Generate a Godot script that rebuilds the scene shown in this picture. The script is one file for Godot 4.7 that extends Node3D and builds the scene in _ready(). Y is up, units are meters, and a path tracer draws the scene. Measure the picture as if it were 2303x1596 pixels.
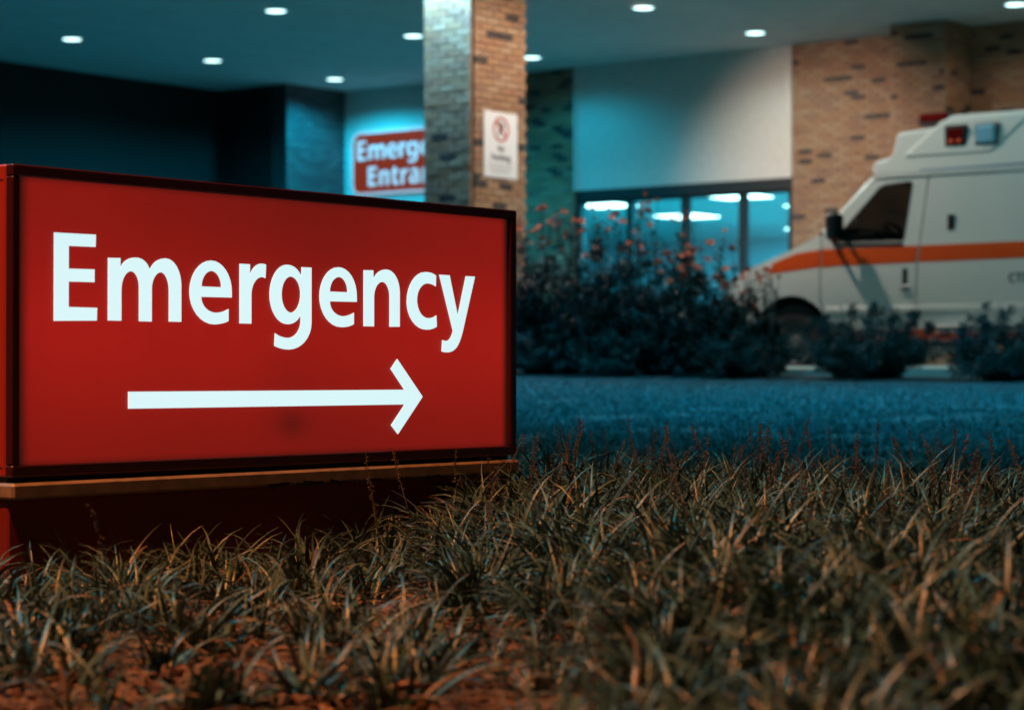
extends Node3D
# Night street corner: a lit red sign in a planted bed, a lawn, shrubs, an ambulance under a lit canopy.
# x runs along the building's front, -z runs from the lens towards the building, y is up (metres).

const EYE := 0.5          # height of the lens over the soil at the sign
const PAVE := 0.45        # height of the drive under the canopy
const CEIL := 5.0         # height of the canopy's ceiling
const WALL_Z := -26.45    # plane of the entrance wall

var mats := {}
var taken := {}

# ------------------------------------------------------------------ mesh builder
class MB:
	var v := PackedVector3Array()
	var n := PackedVector3Array()
	var c := PackedColorArray()
	var uv := PackedVector2Array()
	var i := PackedInt32Array()
	var tint := Color.WHITE
	func vert(p: Vector3, nn: Vector3, u := Vector2.ZERO) -> int:
		v.push_back(p); n.push_back(nn); c.push_back(tint); uv.push_back(u)
		return v.size() - 1
	func face(a: int, b: int, d: int) -> void:   # clockwise seen from the side the normals point to
		var g := (v[b] - v[a]).cross(v[d] - v[a])
		if g.dot(n[a] + n[b] + n[d]) > 0.0:
			i.push_back(a); i.push_back(d); i.push_back(b)
		else:
			i.push_back(a); i.push_back(b); i.push_back(d)
	func tri(a: Vector3, b: Vector3, d: Vector3, hint: Vector3) -> void:
		var g := (b - a).cross(d - a).normalized()
		if g.dot(hint) < 0.0: g = -g
		face(vert(a, g), vert(b, g), vert(d, g))
	func quad(a: Vector3, b: Vector3, d: Vector3, e: Vector3, hint: Vector3) -> void:
		var g := (b - a).cross(d - a)
		if g.length() < 1e-12: g = (d - a).cross(e - a)
		g = g.normalized()
		if g.dot(hint) < 0.0: g = -g
		var k := vert(a, g, Vector2(0, 1)); vert(b, g, Vector2(1, 1)); vert(d, g, Vector2(1, 0)); vert(e, g, Vector2(0, 0))
		face(k, k + 1, k + 2); face(k, k + 2, k + 3)
	func box(at: Vector3, s: Vector3, bas := Basis.IDENTITY, bevel := 0.0) -> void:
		var h := s * 0.5
		var b: float = min(bevel, min(h.x, min(h.y, h.z)) * 0.9)
		for ax in 3:
			var a1 := (ax + 1) % 3
			var a2 := (ax + 2) % 3
			for sg in [-1.0, 1.0]:
				var q := []
				for k in [[-1, -1], [1, -1], [1, 1], [-1, 1]]:
					var p := Vector3.ZERO
					p[ax] = sg * h[ax]; p[a1] = k[0] * (h[a1] - b); p[a2] = k[1] * (h[a2] - b)
					q.append(at + bas * p)
				var hint := Vector3.ZERO
				hint[ax] = sg
				quad(q[0], q[1], q[2], q[3], bas * hint)
			if b > 0.0:
				for s1 in [-1.0, 1.0]:
					for s2 in [-1.0, 1.0]:
						var q := []
						for k in [[-1, 0], [1, 0], [1, 1], [-1, 1]]:
							var p := Vector3.ZERO
							p[ax] = k[0] * (h[ax] - b)
							p[a1] = s1 * (h[a1] - (b if k[1] == 0 else 0.0))
							p[a2] = s2 * (h[a2] - (0.0 if k[1] == 0 else b))
							q.append(at + bas * p)
						var hint := Vector3.ZERO
						hint[a1] = s1; hint[a2] = s2
						quad(q[0], q[1], q[2], q[3], bas * hint)
		if b > 0.0:
			for sx in [-1.0, 1.0]:
				for sy in [-1.0, 1.0]:
					for sz in [-1.0, 1.0]:
						var sv := Vector3(sx, sy, sz)
						tri(at + bas * (sv * Vector3(h.x, h.y - b, h.z - b)), at + bas * (sv * Vector3(h.x - b, h.y, h.z - b)), at + bas * (sv * Vector3(h.x - b, h.y - b, h.z)), bas * sv)
	func grid(p: Array, flip := false, closed := false) -> void:   # rows of points, smooth
		var r := p.size()
		var m: int = p[0].size()
		var first := v.size()
		for a in r:
			for b in m:
				var du: Vector3 = p[min(a + 1, r - 1)][b] - p[max(a - 1, 0)][b]
				var b1 := (b + 1) % (m - 1) if closed and b == m - 1 else mini(b + 1, m - 1)
				var b0 := m - 2 if closed and b == 0 else maxi(b - 1, 0)
				if closed and b == m - 1: b1 = 1
				var dv: Vector3 = p[a][b1] - p[a][b0]
				var nn := du.cross(dv).normalized()
				if nn == Vector3.ZERO: nn = Vector3.UP
				vert(p[a][b], -nn if flip else nn, Vector2(float(b) / (m - 1), float(a) / (r - 1)))
		for a in r - 1:
			for b in m - 1:
				var k := first + a * m + b
				face(k, k + 1, k + m + 1); face(k, k + m + 1, k + m)
	func tube(pts: Array, rad: Array, sides := 8, caps := true) -> void:
		var rows := []
		var side := Vector3.ZERO
		for k in pts.size():
			var d: Vector3 = (pts[mini(k + 1, pts.size() - 1)] - pts[maxi(k - 1, 0)]).normalized()
			if side == Vector3.ZERO:
				side = d.cross(Vector3.UP if abs(d.y) < 0.9 else Vector3.RIGHT).normalized()
			side = (side - d * side.dot(d)).normalized()
			var up := side.cross(d)
			var row := []
			for s in sides + 1:
				var t := TAU * s / sides
				row.append(pts[k] + (side * cos(t) + up * sin(t)) * rad[k])
			rows.append(row)
		var at := v.size()
		grid(rows, false, true)
		var mid: Vector3 = pts[0]
		if (n[at].dot(v[at] - mid)) < 0.0:
			for k in range(at, v.size()): n[k] = -n[k]
			# order again, now that the normals are turned
			var total := (rows.size() - 1) * sides * 2 * 3
			for k in range(i.size() - total, i.size(), 3):
				var s := i[k + 1]; i[k + 1] = i[k + 2]; i[k + 2] = s
		if caps:
			for e in [0, pts.size() - 1]:
				var out: Vector3 = (pts[0] - pts[1]) if e == 0 else (pts[-1] - pts[-2])
				for s in sides:
					tri(pts[e], rows[e][s], rows[e][s + 1], out)
	func lathe(prof: Array, axis: Basis, at: Vector3, sides := 24) -> void:   # prof: Vector2(radius, along axis.y)
		for k in prof.size() - 1:
			for s in sides:
				var q := []
				for w in [[0, 0], [1, 0], [1, 1], [0, 1]]:
					var t: float = TAU * (s + w[1]) / sides
					var pr: Vector2 = prof[k + w[0]]
					q.append(at + axis * Vector3(cos(t) * pr.x, pr.y, sin(t) * pr.x))
				var d: Vector2 = prof[k + 1] - prof[k]
				var tm := TAU * (s + 0.5) / sides
				var hint := axis * Vector3(cos(tm) * d.y, -d.x, sin(tm) * d.y)
				quad(q[0], q[1], q[2], q[3], -hint if false else hint)
	func prism(poly: PackedVector2Array, f: Callable, z0: float, z1: float) -> void:   # f maps (x, y, z) to a point
		var t := Geometry2D.triangulate_polygon(poly)
		var cx: Vector3 = f.call(0.0, 0.0, z1) - f.call(0.0, 0.0, z0)
		for k in range(0, t.size(), 3):
			tri(f.call(poly[t[k]].x, poly[t[k]].y, z1), f.call(poly[t[k + 1]].x, poly[t[k + 1]].y, z1), f.call(poly[t[k + 2]].x, poly[t[k + 2]].y, z1), cx)
			tri(f.call(poly[t[k]].x, poly[t[k]].y, z0), f.call(poly[t[k + 1]].x, poly[t[k + 1]].y, z0), f.call(poly[t[k + 2]].x, poly[t[k + 2]].y, z0), -cx)
		var cw := Geometry2D.is_polygon_clockwise(poly)
		for k in poly.size():
			var a := poly[k]
			var b := poly[(k + 1) % poly.size()]
			var o := Vector2(b.y - a.y, a.x - b.x) * (-1.0 if cw else 1.0)
			var hint: Vector3 = f.call(o.x, o.y, 0.0) - f.call(0.0, 0.0, 0.0)
			quad(f.call(a.x, a.y, z0), f.call(b.x, b.y, z0), f.call(b.x, b.y, z1), f.call(a.x, a.y, z1), hint)
	func mesh(colored := false) -> ArrayMesh:
		var a := []
		a.resize(Mesh.ARRAY_MAX)
		a[Mesh.ARRAY_VERTEX] = v; a[Mesh.ARRAY_NORMAL] = n; a[Mesh.ARRAY_TEX_UV] = uv; a[Mesh.ARRAY_INDEX] = i
		if colored: a[Mesh.ARRAY_COLOR] = c
		var m := ArrayMesh.new()
		m.add_surface_from_arrays(Mesh.PRIMITIVE_TRIANGLES, a)
		return m

# ------------------------------------------------------------------ small helpers
func lin(r: float, g: float, b: float) -> Color:     # a real-world base colour as albedo_color
	return Color(r, g, b).linear_to_srgb()

func mat(key: String, col: Color, rough := 0.8, metal := 0.0) -> StandardMaterial3D:
	var m := StandardMaterial3D.new()
	m.resource_name = key
	m.albedo_color = col; m.roughness = rough; m.metallic = metal
	mats[key] = m
	return m

func noise_tex(freq: float, seed_: int, lo: Color, hi: Color, size := 512, octaves := 4) -> NoiseTexture2D:
	var f := FastNoiseLite.new()
	f.seed = seed_; f.frequency = freq; f.fractal_octaves = octaves
	var g := Gradient.new()
	g.set_color(0, lo); g.set_color(1, hi)
	var t := NoiseTexture2D.new()
	t.width = size; t.height = size; t.seamless = true; t.noise = f; t.color_ramp = g
	return t

func relief(m: StandardMaterial3D, tex: Texture2D, cm: float) -> void:
	m.heightmap_enabled = true; m.heightmap_texture = tex; m.heightmap_scale = cm

func tri_map(m: StandardMaterial3D, scale: float) -> void:
	m.uv1_triplanar = true; m.uv1_world_triplanar = true; m.uv1_scale = Vector3.ONE * scale

func numbered(called: String) -> String:
	var k: int = taken.get(called, 0)
	taken[called] = k + 1
	return called if k == 0 else "%s_%03d" % [called, k]

func thing(called: String, label: String, category: String, at := Vector3.ZERO, turn := 0.0, group := "") -> Node3D:
	var o := Node3D.new()
	o.name = numbered(called)
	add_child(o)
	o.position = at; o.rotation.y = turn
	o.set_meta("label", label); o.set_meta("category", category)
	if group: o.set_meta("group", group)
	return o

func part(called: String, mesh: Mesh, m: Material, parent: Node, at := Vector3.ZERO) -> MeshInstance3D:
	var o := MeshInstance3D.new()
	o.name = called; o.mesh = mesh; o.material_override = m; o.position = at
	parent.add_child(o, true)
	return o

func structure(called: String, mesh: Mesh, m: Material, label := "", category := "") -> MeshInstance3D:
	var o := part(numbered(called), mesh, m, self)
	o.set_meta("kind", "structure")
	if label: o.set_meta("label", label)
	if category: o.set_meta("category", category)
	return o

func boxm(s: Vector3, bevel := 0.0, at := Vector3.ZERO) -> ArrayMesh:
	var b := MB.new()
	b.box(at, s, Basis.IDENTITY, bevel)
	return b.mesh()

func span(x0: float, x1: float, y0: float, y1: float, z0: float, z1: float, bevel := 0.0) -> ArrayMesh:
	return boxm(Vector3(abs(x1 - x0), abs(y1 - y0), abs(z1 - z0)), bevel, Vector3(x0 + x1, y0 + y1, z0 + z1) * 0.5)

func scatter(called: String, mesh: Mesh, m: Material, where: Array, tints: Array, parent: Node) -> MultiMeshInstance3D:
	var mm := MultiMesh.new()
	mm.transform_format = MultiMesh.TRANSFORM_3D
	mm.use_colors = not tints.is_empty()
	mm.mesh = mesh
	mm.instance_count = where.size()
	for k in where.size():
		mm.set_instance_transform(k, where[k])
		if not tints.is_empty(): mm.set_instance_color(k, tints[k])
	var o := MultiMeshInstance3D.new()
	o.name = called if parent != self else numbered(called)
	o.multimesh = mm; o.material_override = m
	o.set_meta("kind", "stuff")
	parent.add_child(o, true)
	return o

func bold() -> SystemFont:
	var f := SystemFont.new()
	f.font_names = PackedStringArray(["Droid Sans"]); f.font_weight = 700
	return f

func text_mesh(t: String, cap: float, depth: float, weight := 700) -> TextMesh:   # cap: height of the capitals
	var f := bold()
	f.font_weight = weight
	var m := TextMesh.new()
	m.font = f; m.text = t; m.font_size = 100; m.pixel_size = cap / 72.0; m.depth = depth; m.curve_step = 0.6
	return m

func soil(x: float, z: float) -> float:      # height of the ground: level at the sign, rising to the drive
	var v := -z
	var t := clampf((v - 5.0) / 10.2, 0.0, 1.0)
	var h := lerpf(0.0, PAVE + 0.03, smoothstep(0.0, 1.0, t) * 0.5 + t * 0.5)
	var s := (x + 3.9) * 0.55 + (v - 3.2) * 0.6
	var mound := 0.075 * smoothstep(0.62, 1.12, s) * (1.0 - smoothstep(5.5, 6.7, v)) * smoothstep(1.6, 2.6, v) * (1.0 - smoothstep(1.5, 4.0, x)) if x > -4.6 else 0.0
	return h - t * clampf((x + 11.7) * 0.011, -0.1, 0.12) + mound

# ------------------------------------------------------------------ the scene
func _ready() -> void:
	camera_and_light()
	make_materials()
	ground()
	building()
	interior()
	column()
	canopy_lights()
	entrance_sign()
	ambulance()
	shrubs()
	main_sign()
	street_lamp()
	planting()

func camera_and_light() -> void:
	var cam := Camera3D.new()
	cam.name = "camera"
	var lens := CameraAttributesPhysical.new()
	lens.frustum_focal_length = 76.18
	lens.frustum_focus_distance = 5.75
	lens.frustum_near = 0.1; lens.frustum_far = 400.0
	lens.exposure_aperture = 3.7
	cam.attributes = lens
	add_child(cam)
	cam.fov = rad_to_deg(2.0 * atan(798.0 / 5066.0))
	cam.near = 0.1; cam.far = 400.0
	cam.position = Vector3(0, EYE, 0)
	cam.rotation = Vector3(deg_to_rad(0.526), deg_to_rad(38.1), 0)
	cam.current = true
	var env := Environment.new()
	env.background_mode = Environment.BG_SKY
	var sm := ProceduralSkyMaterial.new()
	sm.sky_top_color = Color(0.10, 0.24, 0.30); sm.sky_horizon_color = Color(0.16, 0.32, 0.37)
	sm.ground_bottom_color = Color(0.03, 0.05, 0.06); sm.ground_horizon_color = Color(0.10, 0.18, 0.2)
	var sky := Sky.new()
	sky.sky_material = sm
	env.sky = sky
	env.background_energy_multiplier = 0.10
	env.tonemap_mode = Environment.TONE_MAPPER_LINEAR
	env.tonemap_exposure = 1.0
	env.sdfgi_enabled = true; env.ssao_enabled = true; env.ssil_enabled = true
	var we := WorldEnvironment.new()
	we.name = "world_environment"
	we.environment = env
	add_child(we)
	var moon := DirectionalLight3D.new()
	moon.name = "moon"
	moon.light_color = Color(0.05, 0.86, 0.92)
	moon.light_energy = 0.31
	moon.light_angular_distance = 3.0
	moon.shadow_enabled = true
	add_child(moon)
	moon.look_at_from_position(Vector3(-8, 12, 2), Vector3(0, 0, 0))

func make_materials() -> void:
	var m: StandardMaterial3D
	m = mat("lawn soil", lin(1, 1, 1), 0.95)
	m.albedo_texture = noise_tex(0.02, 3, lin(0.042, 0.09, 0.085), lin(0.058, 0.115, 0.11)); tri_map(m, 0.5)
	relief(m, noise_tex(0.05, 4, Color.BLACK, Color.WHITE), 3.0)
	m = mat("mulch", lin(1, 1, 1), 0.95)
	m.albedo_texture = noise_tex(0.03, 7, lin(0.05, 0.022, 0.013), lin(0.20, 0.09, 0.048)); tri_map(m, 2.0)
	relief(m, noise_tex(0.04, 8, Color.BLACK, Color.WHITE), 3.0)
	m = mat("bed soil", lin(0.03, 0.025, 0.02), 1.0)
	relief(m, noise_tex(0.05, 9, Color.BLACK, Color.WHITE), 3.0); tri_map(m, 1.0)
	m = mat("concrete", lin(1, 1, 1), 0.85)
	m.albedo_texture = noise_tex(0.012, 11, lin(0.28, 0.27, 0.25), lin(0.40, 0.39, 0.36)); tri_map(m, 0.4)
	m = mat("kerb", lin(0.62, 0.64, 0.55), 0.8)
	m = mat("ceiling", lin(1, 1, 1), 0.9)
	m.albedo_texture = noise_tex(0.01, 12, lin(0.60, 0.60, 0.58), lin(0.70, 0.70, 0.68)); tri_map(m, 0.3)
	m = mat("mortar", lin(0.30, 0.26, 0.21), 0.95)
	relief(m, noise_tex(0.1, 14, Color.BLACK, Color.WHITE, 256), 0.4); tri_map(m, 3.0)
	var grain := noise_tex(0.06, 15, Color(0.75, 0.75, 0.75), Color.WHITE, 256)
	var pits := noise_tex(0.12, 16, Color.BLACK, Color.WHITE, 256)
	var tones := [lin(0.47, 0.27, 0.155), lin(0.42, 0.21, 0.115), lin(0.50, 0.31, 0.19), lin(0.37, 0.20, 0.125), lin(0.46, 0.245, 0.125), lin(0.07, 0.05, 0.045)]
	for k in tones.size():
		m = mat("brick %d" % k, tones[k], 0.55)
		m.albedo_texture = grain; tri_map(m, 3.0); relief(m, pits, 0.25)
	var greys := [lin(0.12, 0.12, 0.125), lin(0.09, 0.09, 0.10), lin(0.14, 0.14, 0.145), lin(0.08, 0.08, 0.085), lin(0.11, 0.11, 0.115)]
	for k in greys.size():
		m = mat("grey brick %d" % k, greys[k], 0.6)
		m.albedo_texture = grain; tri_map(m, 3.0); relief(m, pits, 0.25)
	m = mat("dark mortar", lin(0.03, 0.03, 0.03), 0.95)
	m = mat("brick mix", Color.WHITE, 0.55)
	m.vertex_color_use_as_albedo = true
	m.albedo_texture = grain; tri_map(m, 3.0); relief(m, pits, 0.25)
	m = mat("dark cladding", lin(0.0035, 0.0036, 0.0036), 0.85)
	m = mat("stucco", lin(1, 1, 1), 0.9)
	m.albedo_texture = noise_tex(0.02, 17, lin(0.60, 0.56, 0.52), lin(0.68, 0.64, 0.60)); tri_map(m, 0.8)
	relief(m, noise_tex(0.15, 18, Color.BLACK, Color.WHITE, 256), 0.2)
	m = mat("dark aluminium", lin(0.012, 0.012, 0.012), 0.55)
	m = mat("pane", Color(0.9, 0.97, 1.0, 0.02), 0.03)
	m.transparency = BaseMaterial3D.TRANSPARENCY_ALPHA
	m = mat("cab glass", Color(0.015, 0.035, 0.035, 0.78), 0.04)
	m.transparency = BaseMaterial3D.TRANSPARENCY_ALPHA
	m = mat("room wall", lin(0.55, 0.60, 0.62), 0.85)
	m = mat("room dado", lin(0.22, 0.42, 0.45), 0.8)
	m = mat("room floor", lin(0.5, 0.5, 0.5), 0.5)
	m = mat("room door", lin(0.30, 0.33, 0.34), 0.6)
	m = mat("lamp white", lin(0.8, 0.8, 0.8), 0.6)
	m = mat("lamp lens", lin(0.8, 0.8, 0.8), 0.4)
	m.emission_enabled = true; m.emission = Color(0.80, 1.0, 1.0); m.emission_energy_multiplier = 4.0
	m = mat("troffer lens", lin(0.8, 0.8, 0.8), 0.4)
	m.emission_enabled = true; m.emission = Color(0.72, 1.0, 1.0); m.emission_energy_multiplier = 8.0
	m = mat("sign red", lin(0.45, 0.035, 0.02), 0.5)
	m = mat("entrance sign lit red", lin(0.09, 0.006, 0.004), 0.5)
	m.metallic_specular = 0.15; m.emission_enabled = true; m.emission = lin(0.20, 0.022, 0.006); m.emission_energy_multiplier = 1.0
	m = mat("entrance sign lit white", lin(0.5, 0.5, 0.5), 0.5)
	m.emission_enabled = true; m.emission = lin(0.30, 0.26, 0.29); m.emission_energy_multiplier = 1.0
	m = mat("sign white", lin(0.72, 0.72, 0.74), 0.5)
	m = mat("sign black", lin(0.03, 0.03, 0.03), 0.6)
	m = mat("sign grey print", lin(0.45, 0.44, 0.46), 0.6)
	# ambulance
	m = mat("white paint", lin(0.60, 0.62, 0.59), 0.4)
	m.clearcoat_enabled = true; m.clearcoat = 0.3; m.clearcoat_roughness = 0.12
	m = mat("orange stripe", lin(0.66, 0.075, 0.010), 0.35)
	m = mat("black plastic", lin(0.012, 0.012, 0.013), 0.5)
	m = mat("grey trim", lin(0.10, 0.11, 0.11), 0.6)
	m = mat("rubber", lin(0.015, 0.015, 0.015), 0.85)
	m = mat("chrome", lin(0.65, 0.66, 0.66), 0.18, 1.0)
	m = mat("blue trim", lin(0.02, 0.16, 0.30), 0.4)
	m = mat("red lens", lin(0.11, 0.004, 0.003), 0.15)
	m = mat("clear lens", lin(0.22, 0.46, 0.60), 0.08)
	m = mat("amber lens", lin(0.6, 0.2, 0.02), 0.2)
	m = mat("cab trim", lin(0.10, 0.11, 0.11), 0.9)
	m = mat("cab lining", lin(0.12, 0.17, 0.17), 0.9)
	# plants
	m = mat("blade", Color.WHITE, 0.37)
	m.vertex_color_use_as_albedo = true
	m.backlight_enabled = true; m.backlight = Color(0.15, 0.15, 0.12)
	m = mat("stalk", lin(0.065, 0.05, 0.035), 0.7)
	m = mat("lawn blade", Color.WHITE, 0.7)
	m.vertex_color_use_as_albedo = true
	m = mat("leaf", Color.WHITE, 0.6)
	m.vertex_color_use_as_albedo = true
	m.backlight_enabled = true; m.backlight = Color(0.2, 0.2, 0.2)
	m = mat("twig", lin(0.06, 0.045, 0.03), 0.9)
	m = mat("petal", lin(0.66, 0.10, 0.006), 0.7)
	m.backlight_enabled = true; m.backlight = Color(0.3, 0.3, 0.3)
	m = mat("chip", Color.WHITE, 0.85)
	m.vertex_color_use_as_albedo = true

# ------------------------------------------------------------------ ground
func ground() -> void:
	var xs := []
	for k in 61: xs.append(lerpf(-34.0, 12.0, k / 60.0))
	xs.push_front(-250.0); xs.append(250.0)
	var zs := [250.0, 20.0]
	for k in 90: zs.append(lerpf(6.0, -16.9, k / 89.0))
	var rng := FastNoiseLite.new()
	rng.seed = 5; rng.frequency = 0.7
	var rows := []
	for z in zs:
		var row := []
		for x in xs:
			var bump := 0.012 * rng.get_noise_2d(x, z) if absf(z) < 15.0 else 0.0
			row.append(Vector3(x, soil(x, z) + bump - (0.07 if x > -8.5 and x < 2.2 and z > -5.6 and z < 1.5 else 0.01), z))
		rows.append(row)
	rows.append(xs.map(func(x): return Vector3(x, PAVE - 0.02, -60.0)))
	rows.append(xs.map(func(x): return Vector3(x, PAVE - 0.02, -250.0)))
	var b := MB.new()
	b.grid(rows)
	if b.n[0].y < 0.0:
		b = MB.new(); b.grid(rows, true)
	structure("lawn", b.mesh(), mats["lawn soil"], "smooth lawn rising gently from the grassy bed to the shrubs", "lawn")
	structure("driveway", span(-60, 40, PAVE - 0.3, PAVE, -26.3, -16.95), mats["concrete"], "pale concrete drive under the lit canopy", "driveway")
	structure("kerb", span(-60, 40, PAVE - 0.28, PAVE + 0.13, -16.93, -16.77, 0.02), mats["kerb"], "pale painted kerb seen in gaps between the low shrubs", "kerb")
	# the shrubs' bed
	rows = []
	for k in 9:
		var row := []
		for j in 41:
			var x := lerpf(-24.0, 2.0, j / 40.0)
			var wob := 0.18 * rng.get_noise_1d(x * 0.7) if k == 0 else 0.0
			var z := lerpf(-15.15, -16.76, k / 8.0) + wob
			row.append(Vector3(x, soil(x, z) + 0.012 + 0.03 * sin(PI * k / 8.0) + 0.012 * rng.get_noise_2d(x * 3, z * 3), z))
		rows.append(row)
	b = MB.new(); b.grid(rows)
	if b.n[0].y < 0.0:
		b = MB.new(); b.grid(rows, true)
	structure("planting_bed", b.mesh(), mats["bed soil"], "dark soil bed under the shrubs along the kerb", "planting bed")
	# the bed round the sign
	rows = []
	for k in 57:
		var row := []
		for j in 57:
			var x := lerpf(-7.5, 1.2, j / 56.0)
			var z := lerpf(1.0, -6.0, k / 56.0)
			var edge: float = min(min(j, 56 - j), min(k, 56 - k))
			row.append(Vector3(x, soil(x, z) + (0.012 + 0.022 * rng.get_noise_2d(x * 4, z * 4) + 0.01 * rng.get_noise_2d(x * 14, z * 14) if edge > 0 else -0.02), z))
		rows.append(row)
	b = MB.new(); b.grid(rows)
	if b.n[0].y < 0.0:
		b = MB.new(); b.grid(rows, true)
	structure("mulch_bed", b.mesh(), mats["mulch"], "brown leaf mulch in front of the red sign", "mulch")

# ------------------------------------------------------------------ building
func brick_face(owner_: Node3D, o: Vector3, right: Vector3, out: Vector3, w: float, y0: float, y1: float, seed_: int, dark: float, named: int, see0: float, see1: float, x0 := 0.0, x1 := 99.0, tone := "brick") -> int:
	# running bond of bricks proud of the mortar; o is the lower left corner of the mortar face (as seen from outside)
	var rng := RandomNumberGenerator.new()
	rng.seed = seed_
	var course := 0.0677
	var pitch := 0.203
	var bas := Basis(right, Vector3.UP, out)
	var rest := []
	var tints := []
	var single := []
	var rows := int((y1 - y0) / course)
	for r in rows:
		var y := y0 + (r + 0.5) * course
		var x := -pitch * 0.5 * (r % 2)
		while x < w - 0.03:
			var a := maxf(x, 0.0) + 0.005
			var b := minf(x + pitch, w) - 0.005
			x += pitch
			if b - a < 0.03: continue
			var is_dark := rng.randf() < dark * (1.6 if rng.randf() < 0.3 else 0.75)
			var k := 5 if is_dark else rng.randi() % 5
			var t := Transform3D(bas * Basis.from_euler(Vector3(rng.randf_range(-0.012, 0.012), rng.randf_range(-0.006, 0.006), rng.randf_range(-0.006, 0.006))), o + right * ((a + b) * 0.5) + Vector3.UP * (y - o.y) + out * rng.randf_range(-0.003, 0.001))
			t.basis = t.basis * Basis.from_scale(Vector3((b - a) / 0.193, 1, 1))
			var seen := y > see0 and y < see1 and (a + b) * 0.5 > x0 and (a + b) * 0.5 < x1
			single.append([0 if (is_dark and seen) else (1 if seen else 2), rng.randf(), t, k])
	single.sort_custom(func(p, q): return p[0] < q[0] or (p[0] == q[0] and p[1] < q[1]))
	var made := 0
	for s in single:
		if made < named and s[0] < 2:
			var n := part("brick", brick_mesh(), mats["%s %d" % [tone, s[3]]], owner_)
			n.transform = s[2]
			made += 1
		else:
			rest.append(s[2])
			tints.append((mats["%s %d" % [tone, s[3]]].albedo_color as Color).srgb_to_linear())
	if rest.size():
		scatter("brickwork", brick_mesh(), mats["brick mix"], rest, tints, owner_)
	return made

var brick_shape: ArrayMesh
func brick_mesh() -> ArrayMesh:
	if brick_shape == null:
		brick_shape = boxm(Vector3(0.193, 0.0577, 0.05), 0.003)
	return brick_shape

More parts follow.
